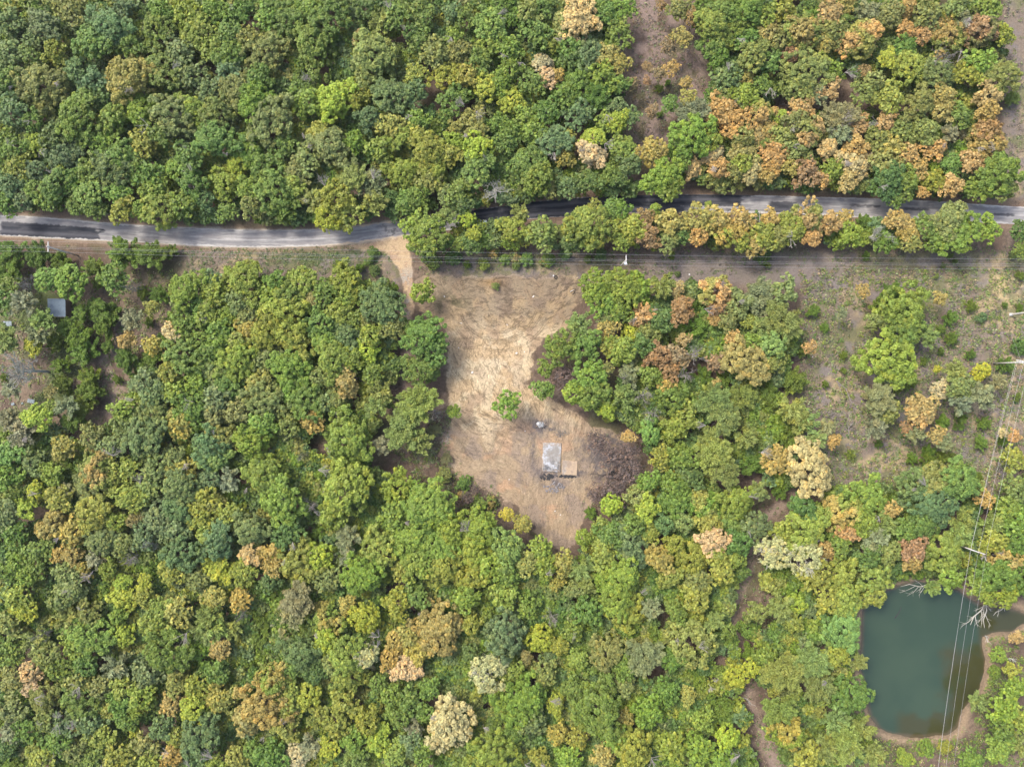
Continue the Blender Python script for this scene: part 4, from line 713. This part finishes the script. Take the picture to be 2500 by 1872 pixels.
A0 = off(-700, 585, HP, math.pi / 2, 2.5); A3 = off(2930, 645, HP, math.pi / 2, 2.5)
def wire(a, b, sag, r=.028):
    pts_ = []
    for k in range(25):
        t = k / 24; p = a.lerp(b, t); p.z -= sag * 4 * t * (1 - t); pts_.append(p)
    return pts_
def line(chains, label, cat='power line', sag=2.2, r=.014):
    m = MB()
    for a, b in zip(chains, chains[1:]): m.tube(wire(a, b, sag * ((b - a).length / 140) ** 2), r, 4)
    tag(m.build('power_wire', M_WIRE), label, cat, 'overhead wires')
for i, w in enumerate(('lower wire of the three crossarm wires running across the picture', 'middle wire of the three crossarm wires running across the picture', 'upper wire of the three crossarm wires running across the picture', 'neutral wire slung below the crossarms along the road')):
    line([A0[i], A1[i], A2[i], A3[i]], w)
B1 = pole(2424, 887, 10.2, 'pole with double crossarm at the right edge', 3.0, math.radians(-12), twin=True)
B2 = pole(2318, 1322, 10.4, 'utility pole above the pond with long white crossarm', 4.0, math.radians(-18))
B0 = off(2590, 400, 10, 0, 2.6); B3 = off(2270, 2200, 10, -.3, 3.6)
line([B1[0], B2[0], B3[0]], 'left outer wire running down to the pond', sag=2.5); line([B1[1], B2[1], B3[1]], 'centre wire running down to the pond', sag=2.5)
line([B1[2], B2[2], B3[2]], 'right outer wire running down to the pond', sag=2.5); line([B1[3], B2[3], B3[3]], 'low neutral wire running down to the pond', sag=3.0)
line([B1[1] + Vector((.1, 0, 0)), B0[1]], 'wire leaving the double-crossarm pole toward the top right', sag=2)
gx_, gy_, _ = P(2466, 812); line([B1[1] - Vector((0, 0, .6)), Vector((gx_, gy_, .1))], 'guy wire from the double-crossarm pole to the field', 'guy wire', sag=0)
xq, yq, _ = P(2466, 768); e = empty('utility_pole', (xq, yq, gz(xq, yq))); tag(e, 'leaning silvery pole leaving the frame at the right edge above the double-crossarm pole', 'utility pole', 'utility poles')
MB().tube([(0, 0, 0), (.2, .02, 5), (.4, .04, 10.5)], [.2, .17, .13], 10).build('post', M_POLE, e); MB().box((0, 0, .25), (.6, .6, .5)).build('footing', M_CREAM, e)

# ------------------------------------------------------------------ parked car under the yellow tree
M_PAINT = plain('silver_paint', (.60, .66, .70), .22, .35, .04, spec=.6); M_GLASS = plain('car_glass', (.02, .03, .04), .05, 0, .02, spec=.8); M_RUB = plain('tyre', (.02, .02, .02), .85); M_RIM = plain('rim', (.5, .5, .5), .35, .6)
M_LAMP = plain('headlamp', (.8, .8, .78), .1); M_TAIL = plain('tail_lamp', (.35, .02, .02), .2)
def loft(secs, mat, name, parent, bevel=.0):
    """secs: list of (x, halfwidth, z0, z1)"""
    m = MB(); n = len(secs)
    for x, w, z0, z1 in secs: m.v += [(x, -w, z0), (x, w, z0), (x, w, (z0 * .45 + z1 * .55)), (x, w * .93, z1), (x, -w * .93, z1), (x, -w, (z0 * .45 + z1 * .55))]
    for i in range(n - 1):
        a = i * 6
        for k in range(6): m.f.append((a + k, a + (k + 1) % 6, a + 6 + (k + 1) % 6, a + 6 + k))
    m.f.append(tuple(range(5, -1, -1))); m.f.append(tuple(range((n - 1) * 6, n * 6)))
    o = m.build(name, mat, parent, smooth=False, bevel=bevel); return o
cx, cy, _ = P(1166, 551); car = empty('parked_car', (cx, cy, .0), math.radians(12)); tag(car, 'silver car parked on the road edge under the yellow-green tree', 'car')
loft([(-2.35, .72, .42, .85), (-2.2, .86, .3, .98), (-1.3, .92, .28, 1.0), (0, .93, .26, .98), (1.2, .92, .27, .95), (2.1, .84, .3, .82), (2.35, .68, .42, .68)], M_PAINT, 'body', car, .05)
loft([(-1.95, .70, .98, 1.02), (-1.35, .72, .98, 1.46), (-.2, .73, .97, 1.52), (.55, .71, .96, 1.44), (1.25, .74, .94, .97)], M_GLASS, 'windows', car, .03)
MB().box((-.42, 0, 1.515), (1.55, 1.22, .05)).build('roof', M_PAINT, car, bevel=.02)
for x in (-1.45, 1.42):
    for y in (-.86, .86):
        w = MB().cyl((x, y, .33), .33, .22, 18, 'Y').build('wheel', M_RUB, car); MB().cyl((x, y * 1.02, .33), .19, .24, 12, 'Y').build('rim', M_RIM, w)
for y in (-.55, .55): MB().box((2.24, y, .66), (.16, .32, .14)).build('headlight', M_LAMP, car); MB().box((-2.29, y, .78), (.12, .3, .16)).build('tail_light', M_TAIL, car)
for y in (-1.0, 1.0): MB().box((.85, y, 1.0), (.14, .2, .12)).build('mirror', M_PAINT, car)

# ------------------------------------------------------------------ burnt house slab, ash and debris in the clearing
def slab(px0, px1, py0, py1, rz, zt, label, fcol, name='concrete_slab'):
    x0, y1, _ = P(px0, py0); x1, y0, _ = P(px1, py1); w, d = x1 - x0, y1 - y0; nx, ny = int(w / .1), int(d / .1)
    u_, v_ = np.meshgrid(np.linspace(-w / 2, w / 2, nx), np.linspace(-d / 2, d / 2, ny)); j = (fbm(u_, v_, 1.0, 501, 3) - .5) * .12
    rr = np.maximum(np.abs(u_) / (w / 2), np.abs(v_) / (d / 2)) > .999
    zz = np.where(rr, -.1, zt + j * .15); cc = fcol(u_, v_, w, d).reshape(-1, 3)
    edge = rr.astype(float)
    VV = np.stack([u_ + j * edge * 3, v_ + j * edge * 3, zz], -1).reshape(-1, 3); ii = np.arange(u_.size).reshape(u_.shape)
    FF = np.stack([ii[:-1, :-1], ii[:-1, 1:], ii[1:, 1:], ii[1:, :-1]], -1).reshape(-1, 4)
    o = link(name, mesh_np(name, VV, FF, M_CONC, cc, False), None, ((x0 + x1) / 2, (y0 + y1) / 2, 0), (0, 0, rz)); tag(o, label, 'concrete slab'); return o
def fc1(u_, v_, w, d):
    a = fbm(u_, v_, 1.3, 511); b = fbm(u_, v_, .5, 521, 3); c = np.ones(u_.shape + (3,)) * np.array((.185, .175, .16))
    c = mixc(c, (.33, .35, .38), sstep(.40, .62, a * .6 + b * .4) * .9); c = mixc(c, (.16, .14, .12), sstep(.50, .60, b) * .7)
    dk = 1 - sstep(-.40, -.05, v_ / d + (a - .5) * .8); c = mixc(c, (.055, .06, .07), dk * sstep(.40, .52, b) * .9)
    return mixc(c, (.25, .195, .14), sstep(.40, .5, np.maximum(np.abs(u_) / w, np.abs(v_) / d) + (b - .5) * .3) * .55)
def fc2(u_, v_, w, d):
    a = fbm(u_, v_, 1.4, 531); c = np.ones(u_.shape + (3,)) * np.array((.285, .22, .155)); c = mixc(c, (.24, .235, .225), (1 - sstep(-.28, -.12, u_ / w)) * sstep(.4, .5, a)); c = mixc(mixc(c, (.21, .165, .125), sstep(.47, .58, a) * .85), (.31, .24, .165), sstep(.2, .5, u_ / w + (a - .5)) * .8); return c
slab(1324, 1370, 1080, 1152, math.radians(-2), .16, 'concrete slab blotched with white ash and soot in the clearing', fc1)
slab(1372, 1410, 1124, 1160, math.radians(-3), .10, 'low slab covered with tan earth beside the ash-white slab', fc2)
M_CHAR = plain('charcoal', (.03, .03, .032), .9); M_ASH = plain('ash', (.28, .29, .30), .9, noise=.3, scale=6)
def rubble(px, py, rx, ry, n, mat, label, name, seed, smin=.1, smax=.35, cat='rubble'):
    R = random.Random(seed); m = MB(); x, y, _ = P(px, py); z = gz(x, y)
    for k in range(n):
        a = R.random() * 6.28; q = math.sqrt(R.random()); s = R.uniform(smin, smax)
        rot = Matrix.Rotation(R.random() * 6, 3, 'Z') @ Matrix.Rotation(R.uniform(-.5, .5), 3, 'X')
        m.box((q * rx * math.cos(a), q * ry * math.sin(a), s * .2 + .06 * (1 - q)), (s * R.uniform(1, 2.6), s, s * .5), rot=rot, taper=R.uniform(.6, 1))
    tag(m.build(name, mat, None, (x, y, z)), label, cat, kind='stuff')
rubble(1335, 1164, 1.6, .7, 60, M_CHAR, 'charred rubble along the lower edge of the ash-white slab', 'charred_rubble', 1)
rubble(1385, 1163, 2.6, .25, 40, M_CHAR, 'thin line of charred boards below the earth-covered slab', 'charred_rubble', 2)
rubble(1318, 1035, .9, .7, 34, M_ASH, 'silvery scrap heap above the ash-white slab', 'scrap_heap', 3)
rubble(1320, 1037, 1.5, 1.1, 40, M_CHAR, 'black burnt bits round the silvery scrap heap', 'charred_rubble', 4, .06, .2)
rubble(1372, 1058, 2.0, .8, 50, plain('grey_ash', (.13, .12, .11), .9), 'grey ash heap between scrap heap and slab', 'ash_heap', 5, .06, .18)
rubble(1352, 1190, 2.6, 1.3, 60, plain('dark_ash', (.16, .15, .15), .9), 'dark ash bits scattered below the slabs', 'ash_heap', 6)
# tank pit of the burnt corner
x, y, _ = P(1494, 1158); e = empty('steel_tub', (x, y, gz(x, y)), .15); tag(e, 'dark blue-black square steel tub in the burnt brush right of the slabs', 'tub')
M_TUB = plain('dark_steel', (.02, .045, .055), .5)
for c, d in (((0, .85, .35), (1.7, .06, .7)), ((0, -.85, .35), (1.7, .06, .7)), ((.85, 0, .35), (.06, 1.64, .7)), ((-.85, 0, .35), (.06, 1.64, .7))): MB().box(c, d).build('side', M_TUB, e)
MB().box((0, 0, .06), (1.62, 1.62, .06)).build('bottom', M_TUB, e)
# logs and white scraps
def log(px0, py0, px1, py1, r, mat, label, name='log', zz=.15, cat='log', bend=.06, fork=False):
    a = Vector(P(px0, py0)); b = Vector(P(px1, py1)); d = b - a; n = d.cross(Vector((0, 0, 1))); m = MB()
    base = min(gz(a.x, a.y), gz(b.x, b.y)) if zz < 5 else 0
    pts_ = [a.lerp(b, t) + n * bend * math.sin(t * 3.14) + Vector((0, 0, max(gz(*a.lerp(b, t)[:2]), base) + zz)) for t in (0, .33, .66, 1)]
    m.tube(pts_, [r, r * .85, r * .7, r * .45], 7)
    if fork:
        R = random.Random(int(px0 + py0))
        for k in range(fork):
            t = R.uniform(.25, .9); p = a.lerp(b, t) + Vector((0, 0, pts_[1].z)); an = math.atan2(d.y, d.x) + R.choice([-1, 1]) * R.uniform(.4, 1.1); L = d.length * R.uniform(.25, .5)
            q = p + Vector((math.cos(an) * L, math.sin(an) * L, R.uniform(0, .3))); m.tube([p, p.lerp(q, .5) + Vector((.05, .05, .05)), q], [r * .5, r * .35, r * .15], 5)
            for j in range(2):
                q2 = p.lerp(q, R.uniform(.4, .8)); a2 = an + R.uniform(-.9, .9); m.tube([q2, q2 + Vector((math.cos(a2) * L * .4, math.sin(a2) * L * .4, .1))], [r * .25, r * .1], 4)
    tag(m.build(name, mat, smooth=True), label, cat)
log(1397, 719, 1404, 705, .16, M_BARK, 'short brown post lying at the upper right corner of the clearing'); log(1392, 712, 1401, 707, .09, M_CREAM, 'white stick crossing the brown post at the clearing corner', 'white_stick', cat='stick')
log(2187, 1510, 2203, 1481, .18, M_CHAR, 'dark log half sunk in the pond', zz=1.42)
W_L = -.42
def wlog(*a, **k): log(*a, **k)
def branchy(px0, py0, px1, py1, r, label, z, fork=5, mat=M_PALEBARK):
    a = Vector(P(px0, py0)); b = Vector(P(px1, py1)); a.z = b.z = z; d = b - a; m = MB(); R = random.Random(int(px0 * 3 + py1)); n = Vector((-d.y, d.x, 0)) * .08
    pts_ = [a + Vector((0, 0, .25)), a.lerp(b, .35) + n, a.lerp(b, .7) - n * .6, b]; m.tube(pts_, [r, r * .8, r * .6, r * .3], 6)
    for k in range(fork):
        p = pts_[1].lerp(pts_[2], R.random()) if k % 2 else pts_[0].lerp(pts_[1], R.random()); an = math.atan2(d.y, d.x) + R.choice([-1, 1]) * R.uniform(.3, 1); L = d.length * R.uniform(.3, .6)
        q = p + Vector((math.cos(an) * L, math.sin(an) * L, R.uniform(-.1, .3))); m.tube([p, p.lerp(q, .5) + Vector((R.gauss(0, .1), R.gauss(0, .1), .1)), q], [r * .5, r * .35, r * .12], 5)
        for j in range(3):
            q2 = p.lerp(q, R.uniform(.3, .9)); a2 = an + R.uniform(-1, 1); m.tube([q2, q2 + Vector((math.cos(a2) * L * .35, math.sin(a2) * L * .35, .1))], [r * .25, r * .08], 4)
    tag(m.build('dead_branch', mat), label, 'dead branch', 'dead branches at the water')
branchy(2405, 1465, 2370, 1525, .17, 'forked whitish dead limb reaching down into the pond at its upper right', -.1, 6)
branchy(2404, 1468, 2404, 1532, .15, 'second whitish limb, right of the forked one at the pond inlet', -.05, 4)
branchy(2452, 1478, 2425, 1502, .12, 'short grey branch leaning into the pond inlet', 0, 3)
branchy(2272, 1424, 2200, 1432, .12, 'thin branch lying along the upper shore of the pond', -.2, 5)
branchy(2403, 1550, 2415, 1573, .10, 'thin pale stick on the point between pond and inlet', .1, 3)
branchy(2458, 1605, 2480, 1612, .12, 'grey dead branch on the right bank of the pond', .3, 4)
branchy(2060, 1605, 2082, 1608, .12, 'grey branch on the left bank beside the small waterside tree', .3, 2)
branchy(1810, 1700, 1845, 1722, .10, 'thin fallen branch across the forest track', .15, 3); branchy(2040, 930, 2095, 995, .10, 'long thin fallen stem in the open field, left of the big round trees', .15, 3, M_GREYTWIG)
branchy(1970, 1000, 2035, 1020, .10, 'grey fallen branches at the left foot of the open field', .15, 5, M_GREYTWIG); branchy(2070, 1060, 2080, 1020, .12, 'grey brush pile in the lower left of the open field', .3, 9, M_GREYTWIG)
branchy(1145, 655 + 450, 1190, 655 + 480, .05, 'thin dark root across the scraped earth left of the slabs', .05, 3, M_BURNT)
branchy(1482, 1155, 1435, 1158, .10, 'black charred branch pointing from the steel tub to the slabs', .25, 5, M_BURNT)
branchy(1500, 1188, 1510, 1250, .10, 'whitish forked limb hanging out of the burnt brush', 1.8, 6); branchy(1492, 1180, 1475, 1205, .09, 'pale twigs at the lower side of the steel tub', 1.2, 6)
branchy(1145, 462, 1215, 505, .07, 'thin leafless stems leaning over the road verge', .6, 5, M_GREYTWIG)
SC = [(1153, 909, .5, .35, 'white sheet scrap left of centre in the clearing'), (1261, 862, .45, .3, 'grey-white scrap in the middle of the clearing'), (1280, 859, .25, .2, 'small white bit right of the mid-clearing scrap'), (1126, 789, .1, .5, 'thin white stick in the upper left of the clearing'),
      (1238, 793, .1, .4, 'thin white stick in the upper middle of the clearing'), (1302, 724, .5, .25, 'white scrap in the upper right of the clearing'), (1085, 724, .15, .4, 'white chip near the top left of the clearing'), (1120, 849, .2, .2, 'white chip at the left side of the clearing'), (1313, 1034, .5, .6, 'white plate on the silvery scrap heap'),
      (1282, 1052, .3, .15, 'white chip between the round bush and the scrap heap'), (1243, 1170, .2, .2, 'white chip low on the left of the slabs'), (1355, 1247, .25, .2, 'white chip near the bottom of the clearing'), (1368, 1256, .2, .2, 'lowest white chip of the clearing'), (1351, 673, .3, .3, 'white chip at the top edge beside the old tyre'),
      (1683, 670, .3, .35, 'white scrap on the bare strip below the wires'), (1983, 871, .3, .2, 'white chip beside the tan bush at the open field'), (1497, 1122, .35, .5, 'white bucket-sized scrap above the steel tub'), (2035, 988, .25, .25, 'white chip in the lower open field'), (285, 731, .25, .25, 'white chip on the path right of the shed'), (343, 845, .3, .3, 'white scrap below the tan bush on the shed path')]
for px, py, w, d, l in SC:
    x, y, _ = P(px, py); m = MB().box((0, 0, .06), (w, d, .06), .3).box((w * .3, d * .15, .1), (w * .6, d * .4, .05), 1.0); tag(m.build('white_scrap', M_CREAM, None, (x, y, gz(x, y) + .03), (0, 0, rnd.random())), l, 'scrap', 'white scraps of litter')
x, y, _ = P(1357, 677); t = MB(); n = 16
for k in range(n):
    a = 6.283 * k / n
    for j in range(6): b = 6.283 * j / 6; t.v.append(((.33 + .11 * math.cos(b)) * math.cos(a), (.33 + .11 * math.cos(b)) * math.sin(a), .11 + .09 * math.sin(b)))
for k in range(n):
    for j in range(6): t.f.append((k * 6 + j, ((k + 1) % n) * 6 + j, ((k + 1) % n) * 6 + (j + 1) % 6, k * 6 + (j + 1) % 6))
tag(t.build('old_tyre', M_RUB, None, (x, y, gz(x, y) + .03)), 'black tyre lying at the top edge of the clearing', 'tyre')
x, y, _ = P(1408, 679); tag(MB().box((0, 0, .7), (.09, .09, 1.4)).box((0, 0, 1.45), (.07, .07, .1)).build('wooden_stake', plain('stake', (.6, .5, .3)), None, (x, y, gz(x, y)), (0, .1, 0)), 'thin yellowish survey stake at the upper right of the clearing', 'stake')
print('objects', len(bpy.data.objects), 'tris', sum(len(m.polygons) * 2 for m in bpy.data.meshes))

# ------------------------------------------------------------------ thin air haze over the whole place
hz = bpy.data.materials.new('haze'); hz.use_nodes = True; hn = hz.node_tree; hn.nodes.clear()
pv = hn.nodes.new('ShaderNodeVolumePrincipled'); pv.inputs['Color'].default_value = (.85, .92, .95, 1); pv.inputs['Density'].default_value = .00007; pv.inputs['Anisotropy'].default_value = .2
ho = hn.nodes.new('ShaderNodeOutputMaterial'); hn.links.new(pv.outputs[0], ho.inputs['Volume'])
tag(MB().box((0, 0, 83), (3100, 3100, 172)).build('haze', hz), kind='stuff')
